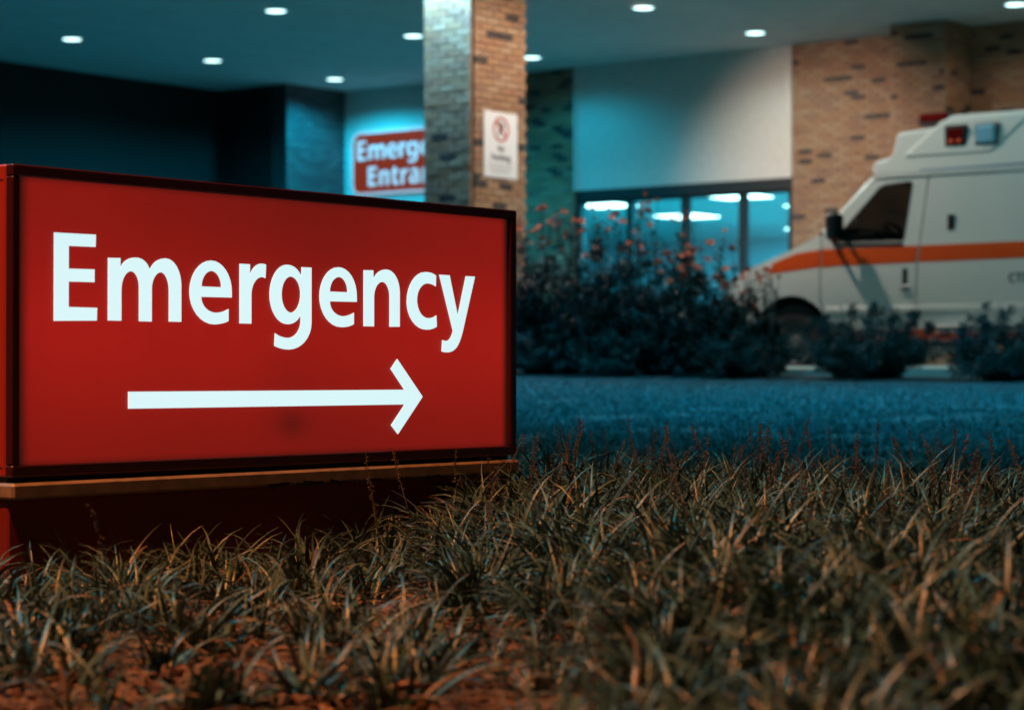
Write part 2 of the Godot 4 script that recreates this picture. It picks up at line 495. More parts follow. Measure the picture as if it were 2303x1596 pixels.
func building() -> void:
	var y0 := PAVE
	# brick wall right of the doors, with its pilaster
	var w := thing("brick_wall", "tan brick wall with dark bricks to the right of the glass doors", "brick wall", Vector3(-15.88, y0, WALL_Z))
	part("mortar_backing", span(0, 20, 0, CEIL - y0 + 0.05, 0, -0.3), mats["mortar"], w)
	brick_face(w, Vector3(0, 0, 0.0), Vector3.RIGHT, Vector3.BACK, 1.89, 0, CEIL - y0, 21, 0.08, 230, 2.0, 4.6)
	var w2 := thing("brick_wall", "tan brick wall behind the ambulance, right of the projecting brick pier", "brick wall", Vector3(-13.22, y0, WALL_Z))
	part("mortar_backing", span(0.01, 0.05, 0, 0.05, 0.001, 0.004), mats["mortar"], w2)
	brick_face(w2, Vector3(0, 0, 0.0), Vector3.RIGHT, Vector3.BACK, 5.0, 0, CEIL - y0, 22, 0.06, 170, 2.6, 4.6, 0.0, 1.3)
	var p := thing("brick_pier", "brick pier standing proud of the wall, above the ambulance's cab", "pier", Vector3(-13.99, y0, WALL_Z + 0.025))
	part("mortar_backing", span(0, 0.77, 0, CEIL - y0 + 0.04, -0.02, 0.70), mats["mortar"], p)
	brick_face(p, Vector3(0, 0, 0.70), Vector3.RIGHT, Vector3.BACK, 0.77, 0, CEIL - y0, 23, 0.09, 130, 2.2, 4.6)
	brick_face(p, Vector3(0.77, 0, 0.70), Vector3.FORWARD, Vector3.RIGHT, 0.68, 0, CEIL - y0, 24, 0.09, 110, 2.2, 4.6)
	# brick between the signboard wall and the doors
	var w3 := thing("brick_wall", "dim green-tinted brick strip between the brick column and the pale panel", "brick wall", Vector3(-21.0, y0, WALL_Z))
	part("mortar_backing", span(0, 1.42, 0, CEIL - y0 + 0.05, 0, -0.3), mats["mortar"], w3)
	brick_face(w3, Vector3(0, 0, 0.0), Vector3.RIGHT, Vector3.BACK, 1.42, 0, CEIL - y0, 25, 0.10, 200, 1.9, 4.6, 0.6, 1.42)
	# pale wall that carries the entrance board
	structure("entrance_board_wall", span(-24.3, -21.0, y0, CEIL + 0.05, WALL_Z, WALL_Z - 0.3), mats["stucco"], "pale blue-lit wall behind the red entrance board", "wall")
	# return wall, brick
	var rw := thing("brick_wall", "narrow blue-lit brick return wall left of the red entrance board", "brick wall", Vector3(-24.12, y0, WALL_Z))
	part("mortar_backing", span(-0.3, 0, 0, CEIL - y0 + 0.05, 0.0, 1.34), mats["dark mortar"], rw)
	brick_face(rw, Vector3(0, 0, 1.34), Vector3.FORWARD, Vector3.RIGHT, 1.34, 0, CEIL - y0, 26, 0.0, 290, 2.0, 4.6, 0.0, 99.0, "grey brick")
	# dark wing on the left
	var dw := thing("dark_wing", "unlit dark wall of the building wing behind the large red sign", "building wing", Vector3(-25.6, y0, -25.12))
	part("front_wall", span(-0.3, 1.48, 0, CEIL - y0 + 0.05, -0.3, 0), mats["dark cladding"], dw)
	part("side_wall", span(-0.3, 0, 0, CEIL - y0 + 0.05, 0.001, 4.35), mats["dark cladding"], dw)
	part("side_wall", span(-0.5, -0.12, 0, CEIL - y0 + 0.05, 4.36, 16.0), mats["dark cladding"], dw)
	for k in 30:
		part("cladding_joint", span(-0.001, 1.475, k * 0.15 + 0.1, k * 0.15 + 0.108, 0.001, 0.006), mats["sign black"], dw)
	# pale panel over the doors
	var pn := thing("wall_panel", "smooth pale panel above the glass entrance doors", "wall panel", Vector3(-19.575, y0, WALL_Z))
	part("panel", span(0, 3.69, 2.75, CEIL - y0 + 0.05, -0.02, -0.3), mats["stucco"], pn)
	part("edge_trim", span(0.0, 0.045, 2.75, CEIL - y0, -0.018, 0.03), mats["stucco"], pn)
	part("edge_trim", span(3.645, 3.69, 2.75, CEIL - y0, -0.018, 0.03), mats["stucco"], pn)
	# doors
	var d := thing("glass_doors", "dark framed glass entrance doors beneath the pale panel", "glass doors", Vector3(-19.575, y0, WALL_Z - 0.05))
	part("header", span(0, 3.69, 2.585, 2.75, -0.16, 0.03, 0.006), mats["dark aluminium"], d)
	part("track_cover", span(0.02, 3.67, 2.555, 2.583, -0.12, -0.02, 0.004), mats["dark aluminium"], d)
	for x in [0.04, 0.95, 1.89, 2.85, 3.65]:
		part("mullion", span(x - 0.05, x + 0.05, 0, 2.55, -0.11, 0.02, 0.005), mats["dark aluminium"], d)
	var px := [0.04, 0.95, 1.89, 2.85, 3.65]
	for k in 4:
		var g := part("door_leaf", span(px[k] + 0.05, px[k + 1] - 0.05, 0.03, 0.28, -0.07, -0.03), mats["dark aluminium"], d)
		part("pane", span(px[k] + 0.05, px[k + 1] - 0.05, 0.28, 2.55, -0.052, -0.048), mats["pane"], g)
	# canopy
	structure("canopy_ceiling", span(-40, 14, CEIL, CEIL + 0.5, -26.9, -13.6), mats["ceiling"], "smooth teal-lit canopy ceiling with round downlights", "ceiling")
	structure("canopy_edge", span(-40, 14, CEIL - 0.25, CEIL + 1.0, -13.6, -13.3), mats["ceiling"], "front edge of the entrance canopy", "canopy edge")
	structure("upper_building", span(-40, 14, CEIL + 0.51, CEIL + 5.0, -60, -26.5), mats["mortar"], "upper storey above the canopy", "building")

func interior() -> void:
	var y0 := PAVE
	var top := y0 + 2.76
	structure("lobby_floor", span(-34, -10, y0 - 0.2, y0 + 0.01, -44, -26.47), mats["room floor"], "lobby floor behind the glass doors", "floor")
	structure("lobby_ceiling", span(-34, -10, top, top + 0.3, -44, -26.76), mats["ceiling"], "lobby ceiling with square lit panels", "ceiling")
	structure("lobby_wall", span(-34, -10, y0, top, -38.5, -38.2), mats["room wall"], "blue-lit back wall of the lobby", "wall")
	structure("lobby_wall", span(-34, -33.7, y0, top, -41.2, -26.9), mats["room wall"], "left end wall of the lobby", "wall")
	structure("lobby_wall", span(-15.6, -15.3, y0, top, -41.2, -26.9), mats["room wall"], "right end wall of the lobby", "wall")
	structure("lobby_wall", span(-34, -21.0, y0, top, -26.9, -26.76), mats["room wall"], "lobby wall left of the doors", "wall")
	structure("lobby_dado", span(-33.7, -15.6, y0 + 0.01, y0 + 1.75, -38.2, -38.17), mats["room dado"], "darker teal lower band on the lobby's back wall", "dado")
	var c := thing("lobby_partition", "pale partition with a door opening seen through the left glass door", "partition", Vector3(-24.2, y0 + 0.01, -31.5))
	part("panel", span(-1.6, 0.6, 0, 2.74, -0.06, 0.06), mats["room wall"], c)
	part("door", span(-0.55, 0.3, 0, 2.15, 0.061, 0.1, 0.006), mats["room dado"], c)
	part("door_frame", span(-0.62, -0.55, 0, 2.22, 0.061, 0.12), mats["room door"], c)
	part("door_frame", span(0.3, 0.37, 0, 2.22, 0.061, 0.12), mats["room door"], c)
	part("door_frame", span(-0.55, 0.3, 2.15, 2.22, 0.061, 0.12), mats["room door"], c)
	var desk := thing("reception_desk", "low teal reception desk inside the lobby", "desk", Vector3(-20.2, y0 + 0.01, -34.2))
	part("front_panel", span(-1.3, 1.3, 0, 1.05, 0, 0.5, 0.01), mats["room dado"], desk)
	part("counter_top", span(-1.36, 1.36, 1.05, 1.1, -0.05, 0.58, 0.008), mats["room wall"], desk)
	var rc := thing("lobby_signboard", "small dark board on the lobby's back wall", "board", Vector3(-23.4, y0 + 1.9, -38.16))
	part("board", span(-0.3, 0.3, -0.2, 0.2, -0.01, 0.02), mats["room door"], rc)
	part("board_frame", span(-0.34, 0.34, 0.2, 0.23, -0.01, 0.03), mats["dark aluminium"], rc)
	var names := ["square lit ceiling panel at the left behind the first glass door", "square lit ceiling panel behind the middle mullion, deeper in", "square lit ceiling panel high behind the third and fourth door panes", "square lit ceiling panel half hidden by the right brick wall, upper", "square lit ceiling panel half hidden by the right brick wall, lowest and deepest"]
	var at := [Vector2(-20.82, 28.88), Vector2(-21.15, 31.77), Vector2(-18.21, 28.69), Vector2(-18.22, 31.14), Vector2(-21.15, 36.0)]
	for k in 5:
		var l := thing("ceiling_panel_light", names[k], "ceiling light", Vector3(at[k].x, top, -at[k].y), 0.0, "square lights in the lobby ceiling")
		part("frame", boxm(Vector3(0.84, 0.016, 0.90), 0.003, Vector3(0, -0.008, 0)), mats["lamp white"], l)
		part("lens", boxm(Vector3(0.78, 0.012, 0.84), 0.003, Vector3(0, -0.022, 0)), mats["troffer lens"], l)
		var a := AreaLight3D.new()
		a.name = "panel_glow"
		a.area_size = Vector2(0.66, 0.66)
		a.light_color = Color(0.06, 0.84, 1.0)
		a.light_energy = 38.0
		a.shadow_enabled = true
		a.position = Vector3(0, -0.04, 0)
		a.rotation = Vector3(-PI / 2, 0, 0)
		l.add_child(a, true)

func column() -> void:
	var c := thing("brick_column", "square tan brick column with a white sign, holding the canopy", "column", Vector3(-14.5, PAVE, -17.93))
	part("core", span(0, 0.605, 0, CEIL - PAVE - 0.002, 0, 0.84), mats["mortar"], c)
	brick_face(c, Vector3(0, 0, 0.84), Vector3.RIGHT, Vector3.BACK, 0.605, 0, CEIL - PAVE, 31, 0.05, 125, 1.0, 4.3)
	brick_face(c, Vector3(0.605, 0, 0.84), Vector3.FORWARD, Vector3.RIGHT, 0.84, 0, CEIL - PAVE, 32, 0.075, 170, 1.0, 4.3)
	# the notice on its right-hand face
	var s := thing("notice_sign", "small white no-parking notice with red ring on the brick column", "sign", Vector3(-13.867, EYE + 2.285, -17.5))
	part("plate", span(0, 0.006, -0.325, 0.325, -0.268, 0.268, 0.002), mats["sign white"], s)
	var f := func(x: float, y: float, z: float): return Vector3(z, y, -x)
	var ring := PackedVector2Array()
	var b := MB.new()
	for k in 36:
		var a0 := TAU * k / 36.0
		var a1 := TAU * (k + 1) / 36.0
		b.prism(PackedVector2Array([Vector2(cos(a0), sin(a0)) * 0.125, Vector2(cos(a1), sin(a1)) * 0.125, Vector2(cos(a1), sin(a1)) * 0.102, Vector2(cos(a0), sin(a0)) * 0.102]), func(x, y, z): return Vector3(z, y + 0.155, -x), 0.004, 0.009)
	b.prism(PackedVector2Array([Vector2(-0.083, 0.066), Vector2(-0.066, 0.083), Vector2(0.083, -0.066), Vector2(0.066, -0.083)]), func(x, y, z): return Vector3(z, y + 0.155, -x), 0.004, 0.0105)
	part("ring", b.mesh(), mats["sign red"], s)
	var t := part("letter", text_mesh("P", 0.13, 0.002), mats["sign black"], s, Vector3(0.008, 0.155, 0.0))
	t.rotation.y = PI / 2
	t = part("lettering", text_mesh("No", 0.055, 0.002), mats["sign black"], s, Vector3(0.008, -0.035, 0.0))
	t.rotation.y = PI / 2
	t = part("lettering", text_mesh("Parking", 0.06, 0.002), mats["sign black"], s, Vector3(0.008, -0.125, 0.0))
	t.rotation.y = PI / 2
	for k in 3:
		part("small_print", span(0.005, 0.0075, -0.205 - k * 0.036, -0.19 - k * 0.036, -0.19 + 0.03 * k, 0.2 - 0.02 * k), mats["sign grey print"], s)

func canopy_lights() -> void:
	var proto: Node3D = null
	var lens := MB.new()
	lens.lathe([Vector2(0.0, -0.012), Vector2(0.115, -0.012), Vector2(0.125, 0.0)], Basis.IDENTITY, Vector3.ZERO, 28)
	var trim := MB.new()
	trim.lathe([Vector2(0.125, -0.004), Vector2(0.13, -0.018), Vector2(0.15, -0.014), Vector2(0.155, 0.0)], Basis.IDENTITY, Vector3.ZERO, 28)
	var lm := lens.mesh()
	var tm := trim.mesh()
	var us := [-23.15, -19.38, -15.68, -11.99, -8.3, -4.6]
	var vs := [14.86, 17.43, 20.0, 22.6, 25.17]
	var words := {
		"0 2": "leftmost round ceiling light, above the red sign's left half", "0 3": "round ceiling light second from left in the far-left row",
		"0 4": "round ceiling light over the blue brick return wall", "1 2": "round ceiling light at the top edge, left of the brick column",
		"1 3": "round ceiling light touching the brick column's left edge", "1 4": "round ceiling light touching the brick column's right edge",
		"2 3": "round ceiling light at the top edge between column and brick wall", "2 4": "round ceiling light above the pale panel's right end",
		"3 4": "round ceiling light cut by the photo's top right corner"}
	# lamps of two ages: most are blue-green, those over the drive's right half a warmer white
	var strength := {"0 2": 6.0, "0 3": 9.0, "0 4": 10.0, "1 2": 8.0, "1 3": 8.0, "1 4": 2.2, "2 3": 6.0, "2 4": 1.6, "3 4": 1.2,
		"3 1": 15.0, "3 2": 1.0, "3 3": 5.0, "4 0": 3.2, "4 1": 1.2, "4 2": 0.8, "4 3": 14.0, "5 0": 1.8, "5 2": 1.5, "2 2": 50.0, "0 1": 6.0, "1 1": 6.0}
	for i in us.size():
		for j in vs.size():
			var key := "%d %d" % [i, j]
			if not strength.has(key): continue
			var warm: bool = i >= 3 and j <= 3
			var label: String = words.get(key, "round ceiling light in the nearer part of the canopy, out of view")
			var l := thing("downlight", label, "ceiling light", Vector3(us[i], CEIL, -vs[j]), 0.0, "round lights in the canopy ceiling")
			part("lens", lm, mats["lamp lens"], l)
			part("trim_ring", tm, mats["lamp white"], l)
			var s := SpotLight3D.new()
			s.name = "downlight_glow"
			s.position = Vector3(0, -0.05, 0)
			s.rotation = Vector3(-PI / 2, 0, 0)
			s.spot_angle = 80.0
			s.spot_angle_attenuation = 0.5
			s.spot_range = 40.0
			s.light_size = 0.1
			s.shadow_enabled = true
			s.light_color = (Color(0.98, 0.91, 0.84) if key in ["3 1", "3 3"] else Color(0.58, 0.93, 0.96)) if warm else Color(0.05, 0.82, 1.0)
			if i == 2: s.light_color = Color(0.72, 0.93, 0.92)
			if key == "3 4": s.light_color = Color(1.0, 0.92, 0.84)
			s.light_energy = strength[key]
			if j == 0:            # the front row is tipped towards the drive
				s.rotation = Vector3(-PI / 2 + 0.5, 0, 0)
				s.spot_angle = 52.0
			if key == "2 2":      # an adjustable one, turned to the wall beside the doors
				s.light_color = Color(1.0, 0.86, 0.77)
				s.spot_angle = 25.5; s.spot_angle_attenuation = 1.0
				s.rotation = Vector3(-atan2(2.4, 6.45), 0, 0)
				s.rotation.y = -0.075
			l.add_child(s, true)
	# floodlights on the canopy's front edge, turned out over the lawn
	for k in 6:
		var f := thing("floodlight", "floodlight on the canopy's front edge turned down to the lawn, out of view", "floodlight", Vector3(-22.0 + k * 4.2, CEIL - 0.42, -13.28), 0.0, "floodlights along the canopy's edge")
		part("housing", boxm(Vector3(0.34, 0.24, 0.14), 0.02, Vector3(0, 0, 0.07)), mats["grey trim"], f)
		var q := part("lens", boxm(Vector3(0.28, 0.18, 0.01), 0.003, Vector3(0, -0.0, 0.146)), mats["lamp lens"], f)
		var s := SpotLight3D.new()
		s.name = "floodlight_glow"
		s.position = Vector3(0, 0, 0.2)
		s.rotation = Vector3(deg_to_rad(-91.0), PI, 0)
		s.spot_angle = 50.0; s.spot_angle_attenuation = 0.55; s.spot_range = 40.0
		s.light_size = 0.1; s.shadow_enabled = true
		s.light_color = Color(0.02, 0.76, 1.0); s.light_energy = 31.0
		f.add_child(s, true)
	# one close in front of the column
	var l := thing("downlight", "round ceiling light close beside the brick column, out of view", "ceiling light", Vector3(-14.2, CEIL, -16.85), 0.0, "round lights in the canopy ceiling")
	part("lens", lm, mats["lamp lens"], l)
	part("trim_ring", tm, mats["lamp white"], l)
	var s := SpotLight3D.new()
	s.name = "downlight_glow"
	s.position = Vector3(0, -0.05, 0)
	s.rotation = Vector3(-PI / 2, 0, 0)
	s.spot_angle = 40.0; s.spot_angle_attenuation = 0.4; s.spot_range = 40.0
	s.light_size = 0.1; s.shadow_enabled = true
	s.light_color = Color(0.52, 0.82, 1.0); s.light_energy = 32.0
	l.add_child(s, true)

func rounded(w: float, h: float, r: float, seg := 8) -> PackedVector2Array:
	var p := PackedVector2Array()
	for c in 4:
		var cx := (w * 0.5 - r) * (1 if c in [0, 3] else -1)
		var cy := (h * 0.5 - r) * (1 if c in [0, 1] else -1)
		for k in seg + 1:
			var a := PI * 0.5 * (c + float(k) / seg)
			p.append(Vector2(cx + cos(a) * r, cy + sin(a) * r))
	return p

func entrance_sign() -> void:
	var s := thing("entrance_board", "red rounded Emergency Entrance board with white letters, half behind the column", "sign", Vector3(-22.66, EYE + 3.33, WALL_Z))
	var id := func(x: float, y: float, z: float): return Vector3(x, y, z)
	var b := MB.new()
	b.prism(rounded(2.50, 0.99, 0.16), id, 0.0, 0.05)
	part("rim", b.mesh(), mats["entrance sign lit white"], s)
	b = MB.new()
	b.prism(rounded(2.43, 0.92, 0.14), id, 0.05, 0.056)
	part("face", b.mesh(), mats["entrance sign lit red"], s)
	var wide := func(x, y, z): return Vector3(-1.13 + (x + 0.770) * 1.50, 0.05 + (y - 0.1235) * 1.562, z)
	for d in sign_letters():
		part("letter", letter_mesh(d, wide, 0.057, 0.063), mats["entrance sign lit white"], s)
	var t2 := text_mesh("Entrance", 0.308, 0.006)
	part("lettering", t2, mats["entrance sign lit white"], s, Vector3(-0.905 - t2.get_aabb().position.x, -0.365 - (t2.get_aabb().position.y + 0.004), 0.058))

# ------------------------------------------------------------------ ambulance
func half_width(x: float, h: float) -> float:
	var w := 1.0
	if h < 1.27: w -= 0.035 * pow(absf(h - 0.85) / 0.5, 2.0)
	else: w = 0.975 - (h - 1.27) * 0.085
	if x < -0.6: w -= 0.055 * pow((-0.6 - x) / 1.3, 2.0)
	if x < -1.6: w -= 0.16 * pow((-1.6 - x) / 0.35, 2.0)
	return w

func skin(poly: PackedVector2Array, holes: Array, side: float, lift := 0.0, cell := 0.11, wf = null) -> ArrayMesh:
	var f = half_width if wf == null else wf
	var b := MB.new()
	var lo := poly[0]
	var hi := poly[0]
	for p in poly:
		lo = lo.min(p); hi = hi.max(p)
	var nx := int(ceil((hi.x - lo.x) / cell))
	var ny := int(ceil((hi.y - lo.y) / cell))
	for ix in nx:
		for iy in ny:
			var c0 := lo + Vector2(ix, iy) * cell
			var rect := PackedVector2Array([c0, c0 + Vector2(cell, 0), c0 + Vector2(cell, cell), c0 + Vector2(0, cell)])
			var got: Array = Geometry2D.intersect_polygons(rect, poly)
			for h in holes:
				var nxt := []
				for g in got:
					nxt.append_array(Geometry2D.clip_polygons(g, h))
				got = nxt
			for g in got:
				var t := Geometry2D.triangulate_polygon(g)
				var at := b.v.size()
				for q in g:
					var w: float = f.call(q.x, q.y)
					var dx: float = (f.call(q.x + 0.01, q.y) - f.call(q.x - 0.01, q.y)) / 0.02
					var dy: float = (f.call(q.x, q.y + 0.01) - f.call(q.x, q.y - 0.01)) / 0.02
					b.vert(Vector3(q.x, q.y, side * (w + lift)), Vector3(-dx, -dy, side).normalized(), q)
				for k in range(0, t.size(), 3):
					b.face(at + t[k], at + t[k + 1], at + t[k + 2])
	return b.mesh()

func arch(cx: float, r: float, h0: float) -> Array:
	var out := []
	var a0 := asin(clampf((h0 - 0.37) / r, -1, 1))
	for k in 15:
		var a := PI - a0 - (PI - 2 * a0) * k / 14.0
		out.append(Vector2(cx + cos(a) * r, 0.37 + sin(a) * r))
	return out

func strip_across(b: MB, pts: Array, wf: Callable, inset: float, hint: Vector3, crown := 0.0) -> void:
	var rows := []
	for p in pts:
		var w: float = wf.call(p.x, p.y) - inset
		var row := []
		for k in 13:
			var t := k / 6.0 - 1.0
			row.append(Vector3(p.x, p.y + crown * (1.0 - t * t), w * t))
		rows.append(row)
	var first := b.n.size()
	b.grid(rows)
	if b.n[first + 6].dot(hint) < 0.0:
		for k in range(first, b.n.size()): b.n[k] = -b.n[k]
		var cnt := (rows.size() - 1) * 12 * 6
		for k in range(b.i.size() - cnt, b.i.size(), 3):
			var s := b.i[k + 1]; b.i[k + 1] = b.i[k + 2]; b.i[k + 2] = s

func cap_width(_x: float, h: float) -> float:
	return 0.925 - (h - 1.92) * 0.16

func ambulance() -> void:
	var a := thing("ambulance", "white ambulance van with an orange stripe parked under the canopy", "ambulance", Vector3(-10.0, PAVE, -19.4))
	var win := PackedVector2Array([Vector2(-0.60, 1.285), Vector2(0.085, 1.272), Vector2(0.115, 1.29), Vector2(0.185, 1.80), Vector2(0.165, 1.832), Vector2(-0.10, 1.815), Vector2(-0.16, 1.79), Vector2(-0.58, 1.36)])
	for side in [1.0, -1.0]:
		var fender := PackedVector2Array([Vector2(-1.9, 0.45), Vector2(-1.55, 0.40)])
		fender.append_array(PackedVector2Array(arch(-1.08, 0.44, 0.40)))
		fender.append_array(PackedVector2Array([Vector2(-0.645, 0.36), Vector2(-0.60, 0.36), Vector2(-0.76, 0.75), Vector2(-0.76, 1.375), Vector2(-1.12, 1.225), Vector2(-1.6, 1.06), Vector2(-1.86, 0.96), Vector2(-1.92, 0.8)]))
		part("front_fender", skin(fender, [], side), mats["white paint"], a)
		var door := PackedVector2Array([Vector2(-0.59, 0.36), Vector2(0.235, 0.36), Vector2(0.252, 1.1), Vector2(0.335, 1.875), Vector2(-0.225, 1.875), Vector2(-0.735, 1.395), Vector2(-0.748, 1.36), Vector2(-0.748, 0.75)])
		var d := part("front_door", skin(door, [win], side), mats["white paint"], a)
		part("window", skin(win, [], side, -0.012), mats["cab glass"], d)
		var fr := MB.new()
		for k in win.size():
			var p := win[k]
			var q := win[(k + 1) % win.size()]
			var wp := half_width(p.x, p.y)
			var wq := half_width(q.x, q.y)
			var cen := Vector2(-0.1, 1.55)
			var pi := p + (cen - p).normalized() * 0.022
			var qi := q + (cen - q).normalized() * 0.022
			fr.quad(Vector3(p.x, p.y, side * (wp + 0.003)), Vector3(q.x, q.y, side * (wq + 0.003)), Vector3(qi.x, qi.y, side * (half_width(qi.x, qi.y) - 0.004)), Vector3(pi.x, pi.y, side * (half_width(pi.x, pi.y) - 0.004)), Vector3(0, 0, side))
		part("window_seal", fr.mesh(), mats["black plastic"], d)
		var bright := PackedVector2Array([Vector2(-0.58, 1.25), Vector2(0.11, 1.238), Vector2(0.115, 1.262), Vector2(-0.58, 1.277)])
		part("window_trim", skin(bright, [], side, 0.008), mats["chrome"], d)
		# door handle in its dark recess
		part("handle", boxm(Vector3(0.05, 0.15, 0.012), 0.004, Vector3(0.135, 0.955, side * 0.998)), mats["black plastic"], d)
		part("handle_grip", boxm(Vector3(0.10, 0.045, 0.028), 0.01, Vector3(0.14, 0.85, side * 1.006)), mats["chrome"], d)
		var bs := PackedVector2Array([Vector2(0.247, 0.36), Vector2(1.98, 0.36)])
		bs.append_array(PackedVector2Array(arch(2.42, 0.44, 0.38)))
		bs.append_array(PackedVector2Array([Vector2(2.87, 0.36), Vector2(3.6, 0.40), Vector2(3.62, 1.875), Vector2(0.347, 1.875), Vector2(0.264, 1.1)]))
		part("body_side", skin(bs, [], side), mats["white paint"], a)
		part("gutter", skin(PackedVector2Array([Vector2(-0.23, 1.877), Vector2(3.62, 1.877), Vector2(3.62, 1.915), Vector2(-0.2, 1.915)]), [], side, 0.012), mats["white paint"], a)
		part("blue_trim", skin(PackedVector2Array([Vector2(0.25, 1.918), Vector2(3.62, 1.918), Vector2(3.62, 1.95), Vector2(0.25, 1.928)]), [], side, 0.008, 0.11, cap_width), mats["blue trim"], a)
		# orange stripe, laid on fender, door and body
		part("stripe", skin(PackedVector2Array([Vector2(-1.33, 1.02), Vector2(-0.764, 1.068), Vector2(-0.764, 1.232), Vector2(-1.02, 1.205), Vector2(-1.28, 1.12)]), [], side, 0.003), mats["orange stripe"], a)
		part("stripe", skin(PackedVector2Array([Vector2(-0.744, 1.07), Vector2(0.244, 1.085), Vector2(0.262, 1.236), Vector2(-0.744, 1.233)]), [], side, 0.003), mats["orange stripe"], a)
		part("stripe", skin(PackedVector2Array([Vector2(0.268, 1.085), Vector2(3.6, 1.105), Vector2(3.6, 1.245), Vector2(0.286, 1.236)]), [], side, 0.003), mats["orange stripe"], a)
		part("lower_stripe", skin(PackedVector2Array([Vector2(-0.60, 0.37), Vector2(0.233, 0.37), Vector2(0.235, 0.475), Vector2(-0.63, 0.475)]), [], side, 0.003), mats["orange stripe"], a)
		part("lower_stripe", skin(PackedVector2Array([Vector2(0.252, 0.37), Vector2(1.9, 0.37), Vector2(1.9, 0.475), Vector2(0.252, 0.475)]), [], side, 0.003), mats["orange stripe"], a)
		# body moulding
		for seg in [[-0.70, 0.244], [0.258, 1.95]]:
			part("moulding", boxm(Vector3(seg[1] - seg[0], 0.055, 0.02), 0.007, Vector3((seg[0] + seg[1]) * 0.5, 0.662, side * 0.995)), mats["white paint"], a)
		part("running_board", boxm(Vector3(1.45, 0.06, 0.18), 0.012, Vector3(1.22, 0.47, side * 1.04)), mats["chrome"], a)
		# locker latch on the body
		var lk := part("locker_latch", boxm(Vector3(0.075, 0.15, 0.016), 0.02, Vector3(0.585, 1.435, side * 0.965)), mats["chrome"], a)
		part("latch_pocket", boxm(Vector3(0.042, 0.10, 0.014), 0.012, Vector3(0.585, 1.435, side * 0.971)), mats["black plastic"], lk)
		# mirror
		var mi := part("mirror", boxm(Vector3(0.10, 0.26, 0.20), 0.035, Vector3(-0.49, 1.425, side * 1.20)), mats["black plastic"], a)
		var arm := MB.new()
		arm.tube([Vector3(-0.62, 1.30, side * 0.96), Vector3(-0.56, 1.30, side * 1.08), Vector3(-0.49, 1.33, side * 1.2)], [0.03, 0.024, 0.02], 8)
		arm.tube([Vector3(-0.60, 1.46, side * 0.95), Vector3(-0.54, 1.5, side * 1.08), Vector3(-0.49, 1.5, side * 1.2)], [0.022, 0.02, 0.02], 8)
		part("mirror_arm", arm.mesh(), mats["black plastic"], mi)
		part("mirror_glass", boxm(Vector3(0.006, 0.22, 0.16), 0.0, Vector3(-0.437, 1.425, side * 1.20)), mats["chrome"], mi)
		# emergency lamps in the roof's side
		var red := part("emergency_light", boxm(Vector3(0.235, 0.21, 0.05), 0.02, Vector3(0.60, 2.215, side * 0.885)), mats["black plastic"], a)
		part("red_lens", boxm(Vector3(0.165, 0.15, 0.03), 0.014, Vector3(0.60, 2.215, side * 0.902)), mats["red lens"], red)
		for k in 2:
			var bulb := MB.new()
			bulb.lathe([Vector2(0.0, 0.012), Vector2(0.018, 0.008), Vector2(0.026, 0.0)], Basis(Vector3.RIGHT, Vector3(0, 0, side), Vector3(0, side, 0)), Vector3(0.56 + k * 0.08, 2.165, side * 0.917), 12)
			part("reflector", bulb.mesh(), mats["orange stripe"], red)
		var wh := part("scene_light", boxm(Vector3(0.26, 0.22, 0.05), 0.03, Vector3(0.905, 2.21, side * 0.885)), mats["grey trim"], a)
		part("clear_lens", boxm(Vector3(0.19, 0.17, 0.05), 0.02, Vector3(0.895, 2.215, side * 0.905)), mats["clear lens"], wh)
		# wheels
		for cx in [-1.08, 2.42]:
			var w := part("wheel", null, mats["rubber"], a)
			var t := MB.new()
			var bas := Basis(Vector3.RIGHT, Vector3(0, 0, side), Vector3(0, -side, 0))
			t.lathe([Vector2(0.2, 0.10), Vector2(0.23, 0.115), Vector2(0.33, 0.11), Vector2(0.362, 0.085), Vector2(0.37, 0.04), Vector2(0.37, -0.06), Vector2(0.355, -0.11), Vector2(0.2, -0.11)], bas, Vector3(cx, 0.37, side * 0.83), 36)
			w.mesh = t.mesh()
			t = MB.new()
			t.lathe([Vector2(0.0, 0.085), Vector2(0.05, 0.085), Vector2(0.07, 0.06), Vector2(0.16, 0.03), Vector2(0.2, 0.09), Vector2(0.215, 0.112), Vector2(0.222, 0.10)], bas, Vector3(cx, 0.37, side * 0.83), 32)
			part("rim", t.mesh(), mats["grey trim"], w)
			t = MB.new()
			t.lathe([Vector2(0.43, 0.10), Vector2(0.43, -0.35)], bas, Vector3(cx, 0.37, side * 0.88), 30)
			part("wheel_well", t.mesh(), mats["rubber"], w)
		part("headlight", boxm(Vector3(0.06, 0.16, 0.26), 0.02, Vector3(-1.91, 0.83, side * 0.62)), mats["clear lens"], a)
		part("turn_signal", boxm(Vector3(0.06, 0.16, 0.08), 0.02, Vector3(-1.885, 0.83, side * 0.79)), mats["amber lens"], a)
	# hood, windscreen, roof, nose, back
	var top := half_width
	var b := MB.new()
	strip_across(b, [Vector2(-0.80, 1.36), Vector2(-1.12, 1.225), Vector2(-1.36, 1.142), Vector2(-1.6, 1.06), Vector2(-1.8, 0.985), Vector2(-1.86, 0.96), Vector2(-1.9, 0.93)], top, 0.0, Vector3.UP, 0.055)
	part("hood", b.mesh(), mats["white paint"], a)
	b = MB.new()
	strip_across(b, [Vector2(-0.70, 1.43), Vector2(-0.25, 1.855)], top, 0.06, Vector3(-1, 1, 0), 0.02)
	part("windscreen", b.mesh(), mats["cab glass"], a)
